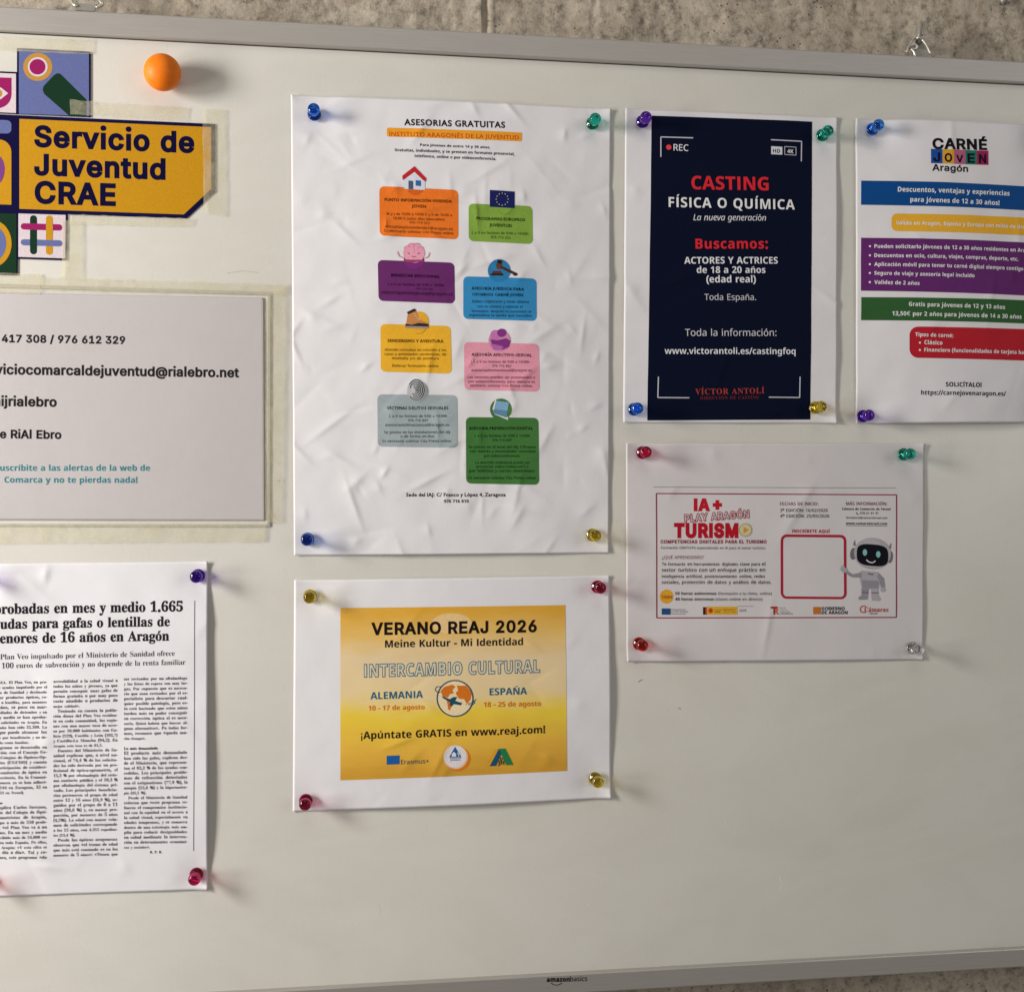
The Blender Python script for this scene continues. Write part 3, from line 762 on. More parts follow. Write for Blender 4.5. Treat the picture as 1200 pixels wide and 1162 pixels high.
# ------------------------------------------------------------------ contact card in a plastic sleeve
cc = Sheet('contact_card', 'laminated contact card with phone numbers and email, taped under the youth service sign', 'card',
           [(-75, 341), (309, 349), (310.5, 610), (-75, 609)], h0=0.6, amp=0.08, lam=90, seed=8, k=0.52, mat=CARDP)
i = cc.ink('lettering').z(0, 320, 3.529); BK = (22, 20, 24); TE = (28, 112, 122)
i.text('417 308 / 976 612 329', 8, 285, 518, 292, 'in', BK, bold=.028, track=-.012, pre='976 ')
i.text('iciocomarcaldejuventud@rialebro.net', 14, 417, 989, 430, 'in', BK, bold=.028, track=-.012, pre='serv')
i.text('ijrialebro', 6, 548, 235, 551, 'in', BK, bold=.028, track=-.012, pre='@om')
i.text('e RiAl Ebro', 0, 681, 254, 684, 'in', BK, bold=.028, track=-.012, pre='Comarca d')
i.text('uscríbite a las alertas de la web de', 0, 817, 620, 817, 'sb', TE, pre='¡S')
i.text('Comarca y no te pierdas nada!', 18, 866, 568, 867, 'sb', TE)
i.done()
# sleeve: a clear film over the card and a raised welded rim
def flat_strip(pts, h, th, mat, name, parent=None, wob=0.0, seed=0, origin=None):
    f = [P(x, y, h) for x, y in pts]
    W = np.linalg.norm(f[1] - f[0]); H = np.linalg.norm(f[3] - f[0]); nu, nv = max(1, int(W / 3)), max(1, int(H / 3))
    rs = np.random.RandomState(seed); w = Waves(seed + 1, 18)
    V = []
    for j in range(nv + 1):
        for k in range(nu + 1):
            u, v = k / nu, j / nv
            q = (1 - u) * (1 - v) * f[0] + u * (1 - v) * f[1] + u * v * f[2] + (1 - u) * v * f[3]
            if wob and (k in (0, nu) or j in (0, nv)): q = q + (rs.rand(2) - .5) * wob * .5
            V.append((q[0], -(h + .05 * w(q[0], q[1])), q[1]))
    n = len(V); V = np.array(V + [(a, b + th, c) for a, b, c in V]) / 1000
    idx = np.arange(n).reshape(nv + 1, nu + 1)
    a, b, c, d = idx[:-1, :-1].ravel(), idx[:-1, 1:].ravel(), idx[1:, 1:].ravel(), idx[1:, :-1].ravel()
    ring = np.concatenate([idx[0, :], idx[1:, -1], idx[-1, -2::-1], idx[-2:0:-1, 0]]); r2 = np.roll(ring, -1)
    F = np.concatenate([np.stack([a, d, c, b], 1), np.stack([a, b, c, d], 1) + n, np.stack([ring, r2, r2 + n, ring + n], 1)])
    return mobj(name, V, F, mat, parent, origin=origin if parent is None else None)
flat_strip([(-78, 338), (314.5, 345), (314.5, 614.5), (-78, 614)], 0.95, 0.06, FILM, 'clear_film', cc.t)
rim = [(-78, 330.5, 316.8, 342.2, 316.8, 345.4, -78, 334.6), (-78, 613.5, 316, 614.5, 316, 617.2, -78, 616.4)]
for (a, b, c, d, e, f, g, h) in rim: flat_strip([(a, b), (c, d), (e, f), (g, h)], 0.9, 0.5, RIM, 'sleeve_edge', cc.t)
flat_strip([(314, 345.6), (316.8, 345.6), (316, 614.3), (313.6, 614.3)], 0.9, 0.5, RIM, 'sleeve_edge', cc.t)
flat_strip([(307.2, 351), (308.2, 351), (309.2, 609), (308.2, 609)], 1.1, 0.08, RIM, 'crease_line', cc.t)

# ------------------------------------------------------------------ tape strips
TP = [
    ([(-60, 40), (110, 47), (110, 64), (-60, 57)], 1.05, 'yellowed clear tape strip along the top of the sign tiles'),
    ([(82, 117), (222, 126), (220, 142), (82, 134)], 1.10, 'yellowed clear tape strip above the mustard name panel, touching the blue tile'),
    ([(237, 127), (264, 129), (265.5, 254), (239, 250)], 1.30, 'upright clear tape strip beside the right end of the mustard name panel'),
    ([(80, 251), (228, 256), (226, 266), (80, 263)], 1.10, 'narrow clear tape strip directly under the mustard name panel'),
    ([(73, 258), (97, 260), (97, 330), (72, 326)], 1.25, 'short upright clear tape strip right of the hash tile'),
    ([(46, 324), (338, 333), (338, 346), (46, 341)], 1.25, 'long yellowed clear tape strip along the top edge of the contact card'),
    ([(-60, 317), (48, 321), (47, 345), (-60, 341)], 1.4, 'short yellowed tape piece over the top left of the contact card'),
    ([(311, 346), (335, 334), (331, 612), (311, 612)], 1.5, 'long upright clear tape strip along the right edge of the contact card'),
    ([(-60, 614), (312, 612), (310, 634), (-60, 637)], 1.6, 'long yellowed clear tape strip along the bottom edge of the contact card'),
]
for n, (pts, h, lab) in enumerate(TP):
    m = np.mean([P(x, y, h) for x, y in pts], axis=0)
    o = flat_strip(pts, h - .10, 0.03, TAPE, 'tape_strip', None, wob=1.2, seed=30 + n, origin=(m[0] / 1000, -h / 1000, m[1] / 1000))
    tag(o, lab, 'tape', 'yellowed tape strips around the sign and contact card')

# ------------------------------------------------------------------ advice poster
A_ = Sheet('advice_poster', 'large white crumpled poster with eight coloured advice cards in two columns', 'poster',
           [(341, 111.5), (715.8, 128), (713.5, 647.5), (344.5, 650.6)], h0=0.9, amp=0.20, lam=60, seed=21, creases=230, ca=0.72, rnd=0.6, clen=13, step=1.15,
           pins=[(368, 131), (696, 142), (360, 632), (696, 627)], lift=lambda u, v: 3.4 * np.sin(np.pi * np.clip(u, 0, 1)) * (.55 + .45 * np.sin(np.pi * np.clip(v, 0, 1))) + .9 * np.sin(np.pi * np.clip(v, 0, 1)) * (1 - .7 * np.clip(u, 0, 1)), k=0.62)
t = A_.ink('heading').z(340, 100, 3.158)
t.text('ASESORIAS GRATUITAS', 422, 148, 795, 158, 'gi', BK, bold=.030, track=.035)
t.quad([(358, 157), (858, 175), (857, 208), (358, 190)], (226, 150, 40), r=1.2)
t.text('INSTITUTO ARAGONÉS DE LA JUVENTUD', 367, 188, 847, 202, 'gi', (196, 66, 20), bold=.018, track=.03, layer=2, vs=.95)
t.text('Para jóvenes de entre 14 y 30 años.', 481, 225, 740, 235, 'sb', BK, vs=.9)
t.text('Gratuitas, individuales, y se prestan en formatos presencial,', 387, 244, 830, 260, 'sb', BK)
t.text('telefónico, online o por videoconferencia.', 460, 266, 762, 278, 'sb', BK)
t.done()
def card(pts, colr, org, lines, icon=None, label='', title_sty=('gi', .02)):
    c = A_.ink('advice_card', A_.t, label).z(*org); c.quad(pts, colr, r=3.2); co = c.done()
    tx = A_.ink('lettering', co).z(*org); tx.layer = 3
    for (s, x0, y0, x1, y1, b) in lines:
        if b: tx.text(s, x0, y0, x1, y1, 'gi', tuple(int(v * .16) for v in colr), bold=.022, track=.02)
        else: tx.text(s, x0, y0, x1, y1, 'ss', tuple(int(v * .36) for v in colr), bold=.004)
    tx.done()
    if icon:
        ic = A_.ink('icon', co).z(*org); ic.layer = 3; icon(ic); ic.done()
ZB, ZC, ZD = (430, 120, 5.714), (430, 270, 5.714), (430, 440, 5.714)
LV = 'L a V no festivos de 9:00 a 14:00h'
def house(i):
    i.oval(325, 560, 62, 62, (200, 88, 28), 2)
    i.poly([(250, 500), (318, 448), (388, 508), (388, 588), (250, 580)], (200, 205, 215), 3)
    i.poly([(236, 492), (318, 428), (397, 510), (393, 532), (376, 522), (318, 466), (256, 512), (240, 520)], (176, 34, 40), 4)
    i.poly([(278, 524), (310, 527), (310, 583), (278, 581)], (70, 84, 110), 4); i.poly([(326, 522), (362, 525), (362, 562), (326, 559)], (50, 92, 150), 4)
card([(83, 562), (611, 588), (612, 918), (85, 893)], (224, 112, 34), ZB, [
    ('PUNTO INFORMACIÓN VIVIENDA', 118, 661, 568, 674, 1), ('JOVEN', 300, 704, 395, 710, 1),
    ('M y J de 10:00 a 14:00 h y X de 16:00 a', 132, 754, 568, 764, 0), ('18:00 h (salvo días laborables)', 175, 784, 520, 793, 0), ('976 714 522', 285, 812, 420, 817, 0),
    ('asesoriaspisovivienda1@aragon.es', 120, 840, 575, 858, 0), ('Es necesario solicitar Cita Previa online', 115, 868, 578, 886, 0)], house, 'orange housing card with a red-roofed house icon')
def flag(i):
    i.quad([(822, 588), (988, 599), (988, 711), (822, 700)], (20, 28, 84), layer=3)
    for k in range(12):
        a = k * math.pi / 6; x, y = 905 + 40 * math.cos(a), 650 + 40 * math.sin(a)
        i.poly([(x + (5.2 if j % 2 == 0 else 2.2) * math.sin(j * math.pi / 5), y - (5.2 if j % 2 == 0 else 2.2) * math.cos(j * math.pi / 5)) for j in range(10)], (206, 196, 130), 4)
    i.ring(925, 705, 45, 4, (104, 140, 44), 2, a0=.2, a1=math.pi - .2)
card([(680, 678), (1107, 696), (1111, 949), (682, 928)], (122, 156, 62), ZB, [
    ('PROGRAMAS EUROPEOS', 732, 787, 1058, 797, 1), ('JUVENTUD', 820, 831, 970, 837, 1), (LV, 703, 880, 1080, 888, 0), ('876 715 333', 830, 910, 960, 916, 0)], flag, 'green European programmes card with a blue star flag icon')
def brain(i):
    i.oval(315, 200, 68, 60, (112, 40, 112), 2); i.oval(315, 152, 72, 66, (214, 148, 168), 3, n=32)
    for a, b, r in ((272, 130, 26), (300, 112, 26), (335, 112, 26), (360, 134, 24)): i.ring(a, b, r, 4, (190, 116, 140), 4, n=14, a0=3.4, a1=5.6)
    i.line(315, 95, 315, 150, 3, (190, 116, 140), 4)
    i.line(272, 152, 288, 155, 5, (70, 30, 40), 5); i.line(338, 156, 354, 153, 5, (70, 30, 40), 5)
    i.path([(300, 172), (308, 179), (318, 180), (328, 173)], 4, (150, 50, 70), 5)
    i.path([(246, 185), (216, 172), (204, 142)], 7, (200, 130, 150), 3); i.path([(388, 187), (410, 178), (420, 150)], 7, (200, 130, 150), 3)
    i.poly([(262, 196), (368, 198), (384, 214), (340, 210), (300, 218), (245, 210)], (140, 60, 90), 5)
card([(72, 198), (585, 217), (589, 490), (78, 472)], (98, 40, 98), ZC, [
    ('BIENESTAR EMOCIONAL', 162, 309, 488, 320, 1), (LV, 140, 368, 515, 376, 0), ('976 714 556', 330, 398, 440, 402, 0), ('asesoriapsicologicaiaj@aragon.es', 95, 424, 575, 438, 0)], brain, 'purple wellbeing card with a pink brain icon')
def gavel(i):
    i.oval(885, 270, 76, 76, (40, 120, 170), 2, n=32)
    i.poly([(828, 288), (912, 290), (912, 304), (828, 302)], (50, 34, 30), 4); i.poly([(845, 270), (898, 272), (904, 290), (838, 288)], (84, 50, 38), 4)
    i.poly([(862, 222), (905, 226), (900, 262), (868, 258)], (96, 58, 44), 4); i.poly([(875, 198), (905, 204), (900, 226), (870, 220)], (42, 28, 26), 5)
    i.poly([(898, 236), (950, 262), (1004, 288), (1000, 304), (944, 280), (894, 252)], (70, 42, 32), 4); i.oval(992, 296, 14, 9, (60, 36, 30), 5)
card([(645, 307), (1136, 323), (1136, 607), (645, 592)], (50, 132, 184), ZC, [
    ('ASESORÍA JURÍDICA PARA', 700, 397, 1052, 404, 1), ('USUARIOS CARNÉ JOVEN', 706, 438, 1045, 443, 1),
    ('Debes registrarte y tener abierto', 705, 484, 1085, 487, 0), ('con tu usuario y rellenar el', 740, 517, 1040, 520, 0), ('formulario. Después te contestará un', 700, 548, 1100, 552, 0), ('especialista la ayuda que necesites', 685, 575, 1105, 580, 0)], gavel, 'blue legal advice card with a gavel icon')
def boot(i):
    i.oval(348, 608, 66, 66, (216, 160, 50), 2, n=32); i.ring(345, 640, 52, 4, (176, 126, 26), 3, a0=.3, a1=1.9)
    i.poly([(272, 562), (325, 540), (338, 560), (345, 592), (392, 618), (408, 632), (262, 628)], (184, 126, 72), 4)
    i.poly([(266, 548), (310, 526), (322, 524), (328, 540), (276, 562)], (58, 44, 40), 5)
    i.poly([(258, 624), (300, 632), (345, 620), (412, 626), (412, 652), (300, 655), (258, 650)], (52, 42, 40), 5); i.poly([(258, 640), (412, 644), (410, 656), (262, 654)], (150, 140, 130), 6)
    for k in range(4): i.line(312 + k * 9, 560 + k * 13, 326 + k * 9, 556 + k * 13, 4, (220, 200, 170), 6)
card([(90, 626), (560, 640), (568, 959), (92, 945)], (220, 166, 44), ZC, [
    ('SENDERISMO Y AVENTURA', 138, 748, 512, 752, 1), ('Atiende consultas en relación a las', 118, 807, 530, 809, 0), ('rutas y actividades senderistas, de', 118, 836, 530, 838, 0),
    ('montaña y/o de aventura', 168, 864, 480, 866, 0), ('Rellenar formulario online', 170, 914, 478, 916, 0)], boot, 'yellow hiking card with a boot icon')
def couple(i):
    i.oval(888, 738, 74, 74, (196, 130, 168), 2, n=32); i.oval(860, 700, 34, 34, (186, 110, 168), 4); i.oval(902, 686, 30, 28, (122, 48, 122), 5)
    i.poly([(826, 728), (870, 736), (930, 722), (960, 740), (950, 780), (905, 800), (880, 770), (836, 760)], (122, 48, 122), 4)
    i.poly([(830, 760), (880, 768), (915, 780), (900, 800), (850, 800)], (170, 96, 160), 5)
card([(650, 746), (1150, 761), (1155, 1079), (652, 1066)], (218, 146, 164), ZC, [
    ('ASESORÍA AFECTIVO-SEXUAL', 700, 840, 1103, 846, 1), (LV, 715, 886, 1085, 889, 0), ('976 716 862', 838, 914, 965, 916, 0), ('asesoriaafectivosexual@aragon.es', 698, 944, 1103, 946, 0),
    ('Las sesiones pueden ser presenciales o', 675, 990, 1125, 993, 0), ('por videoconferencia, pero siempre es', 680, 1019, 1125, 1022, 0), ('necesario solicitar Cita Previa online.', 690, 1046, 1110, 1049, 0)], couple, 'pink relationships card with a purple hugging couple icon')
def finger(i):
    i.oval(340, 106, 70, 74, (140, 146, 148), 2, n=32); i.oval(330, 98, 60, 76, (176, 178, 180), 3, n=32)
    for k in range(5):
        r = 7 + k * 11.5
        i.ring(330, 97, r, 5.6, (12, 12, 14), 5, n=26, a0=-2.9 + .3 * (k % 3), a1=2.5 - .35 * (k % 2), ry=r * 1.28)
card([(70, 125), (605, 131), (608, 483), (72, 475)], (150, 162, 164), ZD, [
    ('VÍCTIMAS DELITOS SEXUALES', 133, 228, 545, 227, 1), (LV, 150, 280, 535, 279, 0), ('976 716 847', 275, 308, 408, 308, 0), ('asesoriavictimassexual@aragon.es', 122, 339, 553, 339, 0),
    ('Se presta en las instalaciones del IAJ', 115, 388, 555, 387, 0), ('o de forma on-line.', 225, 415, 455, 415, 0), ('Es necesario solicitar Cita Previa online.', 105, 447, 568, 446, 0)], finger, 'grey victim support card with a fingerprint icon')
def laptop(i):
    i.oval(896, 226, 72, 72, (66, 112, 58), 2, n=32)
    i.poly([(862, 168), (950, 180), (940, 236), (848, 226)], (120, 160, 190), 4); i.poly([(858, 164), (866, 166), (850, 232), (840, 226)], (210, 214, 210), 5)
    i.poly([(842, 226), (940, 238), (934, 278), (850, 262)], (90, 130, 160), 4); i.poly([(840, 230), (860, 262), (946, 298), (940, 270), (935, 282), (855, 256)], (206, 212, 206), 5)
card([(662, 278), (1148, 283), (1153, 731), (664, 722)], (62, 112, 54), ZD, [
    ('ASESORÍA PREVENCIÓN DIGITAL', 683, 362, 1110, 362, 1), (LV, 720, 411, 1090, 411, 0), ('976 716 847', 840, 440, 970, 440, 0), ('Se presta en el local del IAJ, C/Franco', 680, 486, 1130, 487, 0),
    ('con interés y necesidades concretas', 690, 515, 1130, 515, 0), ('por videoconferencia', 785, 545, 1020, 545, 0), ('La atención individual puede ser', 725, 590, 1090, 590, 0),
    ('presencial, online (videoconf.) o', 730, 617, 1080, 617, 0), ('por teléfono y correo electrónico', 685, 646, 1120, 647, 0), ('Es necesario solicitar Cita Previa online', 680, 692, 1130, 693, 0)], laptop, 'dark green digital safety card with a laptop icon')
t = A_.ink('address_lettering').z(*ZD)
t.text('Sede del IAJ: C/ Franco y López 4, Zaragoza', 262, 809, 928, 808, 'gi', BK, bold=.022, track=.02, res=2); t.text('976 716 810', 515, 851, 680, 850, 'sb', BK, res=2); t.done()

# ------------------------------------------------------------------ casting poster
B_ = Sheet('casting_poster', 'white sheet with a tall navy casting call print and red headings', 'poster',
           [(732.6, 127.5), (981.8, 138), (980.7, 496), (730.3, 495.3)], h0=0.8, amp=0.22, lam=75, seed=33, creases=24, ca=0.6,
           pins=[(755, 140), (967, 156), (745, 479), (959, 477)], lift=lambda u, v: .7 * np.sin(np.pi * np.clip(v, 0, 1)) * (.3 + .4 * u) + .5 * np.sin(np.pi * u) * (1 - v), k=0.55)
ZE = (720, 110, 2.904)
o = B_.ink('navy_panel', None, 'dark navy printed panel').z(*ZE); o.quad([(127, 74), (673, 95), (667, 1108), (112, 1111)], (8, 14, 34)); o = o.done()
LG = (205, 205, 210); RD = (196, 34, 44)
for q in ([(158, 215), (158, 147), (268, 150)], [(532, 157), (637, 162), (636, 230)], [(150, 962), (148, 1033), (255, 1034)], [(632, 962), (631, 1033), (525, 1032)]):
    i = B_.ink('corner_mark', o).z(*ZE); i.layer = 3; i.path(q, 3.6, (180, 180, 188)); i.done()
i = B_.ink('record_dot', o).z(*ZE); i.layer = 3
i.oval(185, 182, 9, 9, (206, 60, 64)); i.done()
i = B_.ink('resolution_badge', o).z(*ZE); i.layer = 3; i.quad([(533, 179), (571, 181), (571, 208), (533, 206)], (190, 192, 196)); i.done()
i = B_.ink('resolution_badge', o).z(*ZE); i.layer = 3; i.path([(579, 180), (618, 182), (618, 209), (579, 207)], 2.6, (160, 162, 168), closed=True)
i.done()
i = B_.ink('lettering', o).z(*ZE); i.layer = 4
i.text('REC', 201, 193, 252, 195, 'ss', LG, bold=.006); i.text('HD', 539, 201, 563, 202, 'sb', (20, 22, 40)); i.text('4K', 588, 202, 609, 203, 'sb', LG)
i.done(); i = B_.ink('heading_lettering', o).z(*ZE); i.layer = 4
i.text('CASTING', 262, 325, 525, 329, 'sb', RD, bold=.004, vs=.98, res=5); i.text('FÍSICA O QUÍMICA', 184, 386, 614, 394, 'sb', (224, 222, 222), track=.02, res=5)
i.text('La nueva generación', 268, 431, 516, 432, 'it', LG, res=4, track=-.012); i.text('Buscamos:', 276, 527, 522, 527, 'sb', RD, bold=.004, track=.02, res=5)
i.text('ACTORES Y ACTRICES', 238, 578, 556, 578, 'sb', LG, res=4); i.text('de 18 a 20 años', 280, 610, 514, 610, 'sb', LG, res=4); i.text('(edad real)', 313, 642, 481, 642, 'sb', LG, res=4)
i.done(); i = B_.ink('details_lettering', o).z(*ZE); i.layer = 4
i.text('Toda España.', 306, 702, 482, 702, 'ss', (186, 186, 192), res=4); i.text('Toda la información:', 240, 824, 551, 824, 'ss', (186, 186, 192), res=4)
i.text('www.victorantoli.es/castingfoq', 171, 885, 616, 886, 'sb', LG, bold=-.004, res=3)
i.text('VÍCTOR ANTOLÍ', 275, 1023, 510, 1019, 'rb', (150, 52, 44), track=.04, res=3); i.text('DIRECCIÓN DE CASTING', 292, 1040, 492, 1037, 'rb', (104, 34, 36), track=.05)
i.done()

# ------------------------------------------------------------------ youth card poster (runs out of the frame on the right)
C_ = Sheet('youth_card_poster', 'white poster with blue, yellow, purple, green and red text bands at the right edge', 'poster',
           [(1002.3, 139.3), (1240, 149.5), (1241, 495), (1003, 496.2)], h0=1.2, amp=0.30, lam=60, seed=45, creases=18, ca=0.5,
           pins=[(1026, 149), (1015, 487), (1222, 166), (1226, 484)], lift=lambda u, v: .8 * np.sin(np.pi * np.clip(v, 0, 1)) + 5.0 * np.sin(np.pi * np.clip(u, 0, 1)), k=0.60)
ZF = (980, 110, 2.905); WT = (222, 222, 226)
i = C_.ink('logo').z(*ZF)
i.text('CARNÉ', 327, 187, 514, 190, 'in', BK, bold=.034, res=4, vs=.84)
for k, (cl, ch) in enumerate(zip([(22, 72, 150), (204, 154, 40), (170, 90, 120), (30, 112, 92), (150, 26, 76)], 'JOVEN')):
    x = 321 + k * 39.4; i.quad([(x, 188 + k * 1.2), (x + 39.4, 189.2 + k * 1.2), (x + 39.4, 238 + k * 1.1), (x, 237 + k * 1.1)], cl)
    i.text(ch, x + 7, 230 + k * 1.2, x + 32.5, 230.6 + k * 1.2, 'in', (24, 18, 40), bold=.034, layer=2, res=4, vs={'J': .78, 'O': 1.02, 'V': .9, 'E': .80, 'N': .92}[ch])
i.text('Aragón', 325, 262, 448, 266, 'in', BK, bold=.022, res=4, vs=.80); i.done()
def band(pts, colr, label, lines, r=0.0, corners=(1, 1, 1, 1), bullets=()):
    b = C_.ink('text_band', None, label).z(*ZF); b.quad(pts, colr, r=r, corners=corners); o = b.done()
    l = C_.ink('lettering', o).z(*ZF); l.layer = 3
    for (s, x0, y0, x1, y1) in lines: l.text(s, x0, y0, x1, y1, 'sb', WT, bold=.002, res=2)
    for (x, y) in bullets: l.oval(x, y, 3.6, 3.6, WT, n=10)
    l.done()
band([(84, 296), (720, 321), (720, 402), (84, 378)], (2, 66, 128), 'blue band with offer text', [('Descuentos, ventajas y experiencias', 209, 333, 590, 347), ('para jóvenes de 12 a 30 años!', 252, 367, 556, 379)])
band([(188, 407), (730, 427), (730, 487), (188, 467)], (220, 164, 46), 'yellow band with rounded ends', [('Válido en Aragón, España y Europa con miles de descuentos', 203, 445, 703, 463)], r=4)
band([(84, 490), (720, 511), (720, 691), (84, 670)], (92, 36, 100), 'purple band with five bullet points', [
    ('Pueden solicitarlo jóvenes de 12 a 30 años residentes en Aragón', 129, 525, 672, 541), ('Descuentos en ocio, cultura, viajes, compras, deporte, etc.', 129, 556, 619, 569),
    ('Aplicación móvil para tener tu carné digital siempre contigo', 129, 586, 636, 602), ('Seguro de viaje y asesoría legal incluido', 129, 616, 470, 625), ('Validez de 2 años', 129, 647, 283, 651)],
    bullets=[(114, 519), (114, 550), (114, 580), (114, 610), (114, 641)])
band([(85, 692), (720, 706), (720, 785), (85, 770)], (44, 86, 44), 'green band with prices', [('Gratis para jóvenes de 12 y 13 años', 246, 722, 574, 733), ('13,50€ por 2 años para jóvenes de 14 a 30 años', 190, 754, 630, 766)])
band([(249, 792), (726, 804), (726, 911), (249, 898)], (170, 26, 40), 'red band with card types', [('Tipos de carné:', 268, 825, 398, 829), ('Clásico', 299, 852, 361, 854), ('Financiero (funcionalidades de tarjeta bancaria)', 299, 877, 692, 888)],
     r=6, bullets=[(284, 847), (284, 872)])
i = C_.ink('link_lettering').z(*ZF); i.text('SOLICÍTALO!', 372, 996, 494, 998, 'sb', BK, bold=.004); i.text('https://carnejovenaragon.es/', 288, 1024, 577, 1028, 'sb', BK); i.done()

# ------------------------------------------------------------------ tourism course flyer
D_ = Sheet('tourism_course_flyer', 'landscape white flyer with a red-bordered tourism course print and a small robot', 'flyer',
           [(733.4, 519.5), (1083.5, 519.5), (1082.6, 772.9), (734.3, 775.4)], h0=1.0, amp=0.22, lam=80, seed=57, creases=20, ca=0.6,
           pins=[(755, 530), (1063, 532), (751, 755), (1073, 760)], lift=lambda u, v: .9 * np.sin(np.pi * np.clip(u, 0, 1)), k=0.60, mat=GREYP)
ZG = (720, 510, 3.158); CR = (160, 30, 52); DK = (44, 40, 46); GY = (84, 78, 84)
i = D_.ink('border_lines').z(*ZG)
i.line(143, 191, 1040, 195, 1.8, (120, 114, 118)); i.path([(155, 215), (1043, 220), (1043, 673), (157, 675)], 4, (134, 30, 54), closed=True); i.done()
i = D_.ink('course_title').z(*ZG)
i.text('IA', 294, 278, 354, 278, 'sb', (176, 20, 38), bold=.03, vs=1.05, res=4); i.text('+', 364, 276, 398, 276, 'sb', (176, 20, 38), bold=.045, res=4, vs=1.0)
i.outlined('PLAY ARAGÓN', 259, 320, 500, 303, 'in', (150, 30, 50), (190, 178, 180), .066, .010, vs=1.15, res=3)
i.text('TURISM', 220, 375, 458, 375, 'in', (166, 14, 32), bold=.056, res=4, vs=1.12)
i.oval(485, 350, 25, 25, (166, 150, 96)); i.oval(485, 350, 21, 21, (196, 186, 150), 2); i.poly([(477, 338), (497, 350), (477, 362)], (186, 140, 40), 3)
i.text('COMPETENCIAS DIGITALES PARA EL TURISMO', 170, 399, 563, 399, 'in', (130, 20, 50), bold=.03, res=2, track=.02); i.done()
i = D_.ink('course_lettering').z(*ZG)
i.text('Formación GRATUITA especializada en IA para el sector turístico', 172, 420, 558, 421, 'ss', DK)
i.text('¿QUÉ APRENDERÁS?', 175, 457, 330, 457, 'ss', (120, 50, 70))
def just(i, s, x0, x1, y, sty, c, bold=0.0, y1=None, last=False):
    """a line set out to the full measure, word by word"""
    ws = s.split(' '); tot = [layout(w, sty, bold, 1)[2] for w in ws]
    y1 = y if y1 is None else y1
    em = (x1 - x0) / (sum(tot) + .27 * (len(ws) - 1))
    if last: em = just.em
    em = min(em, just.em * 1.25); gap = .27 * em if last else (x1 - x0 - sum(tot) * em) / max(1, len(ws) - 1)
    x = x0
    for w, t in zip(ws, tot):
        wpx = t * em
        if w: 
            f0, f1 = (x - x0) / (x1 - x0), (x + wpx - x0) / (x1 - x0)
            i.text(w, x, y + (y1 - y) * f0, x + wpx * .97, y + (y1 - y) * f1, sty, c, bold, res=1, vs=em * t / max(1e-6, wpx) if False else 1.0)
        x += wpx + gap
just.em = 25.0
for k, s in enumerate(['Te formarás en herramientas digitales clave para el', 'sector turístico con un enfoque práctico en', 'inteligencia artificial, posicionamiento online, redes']):
    just(i, s, 175, 558, 481.5 + k * 22.6, 'ss', DK, .008)
just(i, 'sociales, protección de datos y análisis de datos.', 175, 558, 549, 'ss', DK, .008, last=True)
i.text('50 horas asíncronas', 225, 590, 377, 590, 'sb', DK); i.text('(formación a tu ritmo, online)', 384, 590, 582, 590, 'ss', DK)
i.text('40 horas síncronas', 225, 611, 368, 611, 'sb', DK); i.text('(clases online en directo)', 374, 611, 547, 611, 'ss', DK)
i.done(); i = D_.ink('contact_lettering').z(*ZG)
i.text('FECHAS DE INICIO:', 613, 259, 754, 259, 'ss', (110, 50, 70), .006); i.text('3ª EDICIÓN: 16/02/2026', 613, 283, 789, 283, 'ss', DK, .006); i.text('4ª EDICIÓN: 25/05/2026', 613, 304, 795, 304, 'ss', DK, .006)
i.text('MÁS INFORMACIÓN:', 857, 258, 1008, 259, 'ss', (110, 50, 70), .006); i.text('Cámara de Comercio de Teruel', 842, 276, 1020, 277, 'sb', DK); i.text('978 61 81 91', 908, 292, 975, 292, 'ss', DK, .006)
i.path([(897, 284), (896, 288), (900, 292), (904, 293)], 2.6, DK)
i.text('formacion@camarateruel.com', 857, 308, 1008, 309, 'ss', DK, .006); i.text('www.camarateruel.com', 857, 330, 1008, 331, 'sb', DK); i.line(857, 334, 1008, 335, 1.5, DK)
i.text('INSCRÍBETE AQUÍ', 658, 360, 797, 361, 'sb', CR, .004); i.done()
i = D_.ink('hours_badge').z(*ZG); i.oval(193, 596, 25, 26, (206, 150, 40)); i.text('150H', 175, 604, 213, 604, 'sb', (130, 60, 20), layer=2); i.done()
i = D_.ink('code_frame', None, 'empty rounded red frame').z(*ZG)
i.quad([(615, 366), (859, 368), (859, 606), (615, 604)], CR, r=4.2); i.quad([(625, 376), (849, 378), (849, 597), (625, 595)], GREYP, r=2.4, layer=2); i.done()
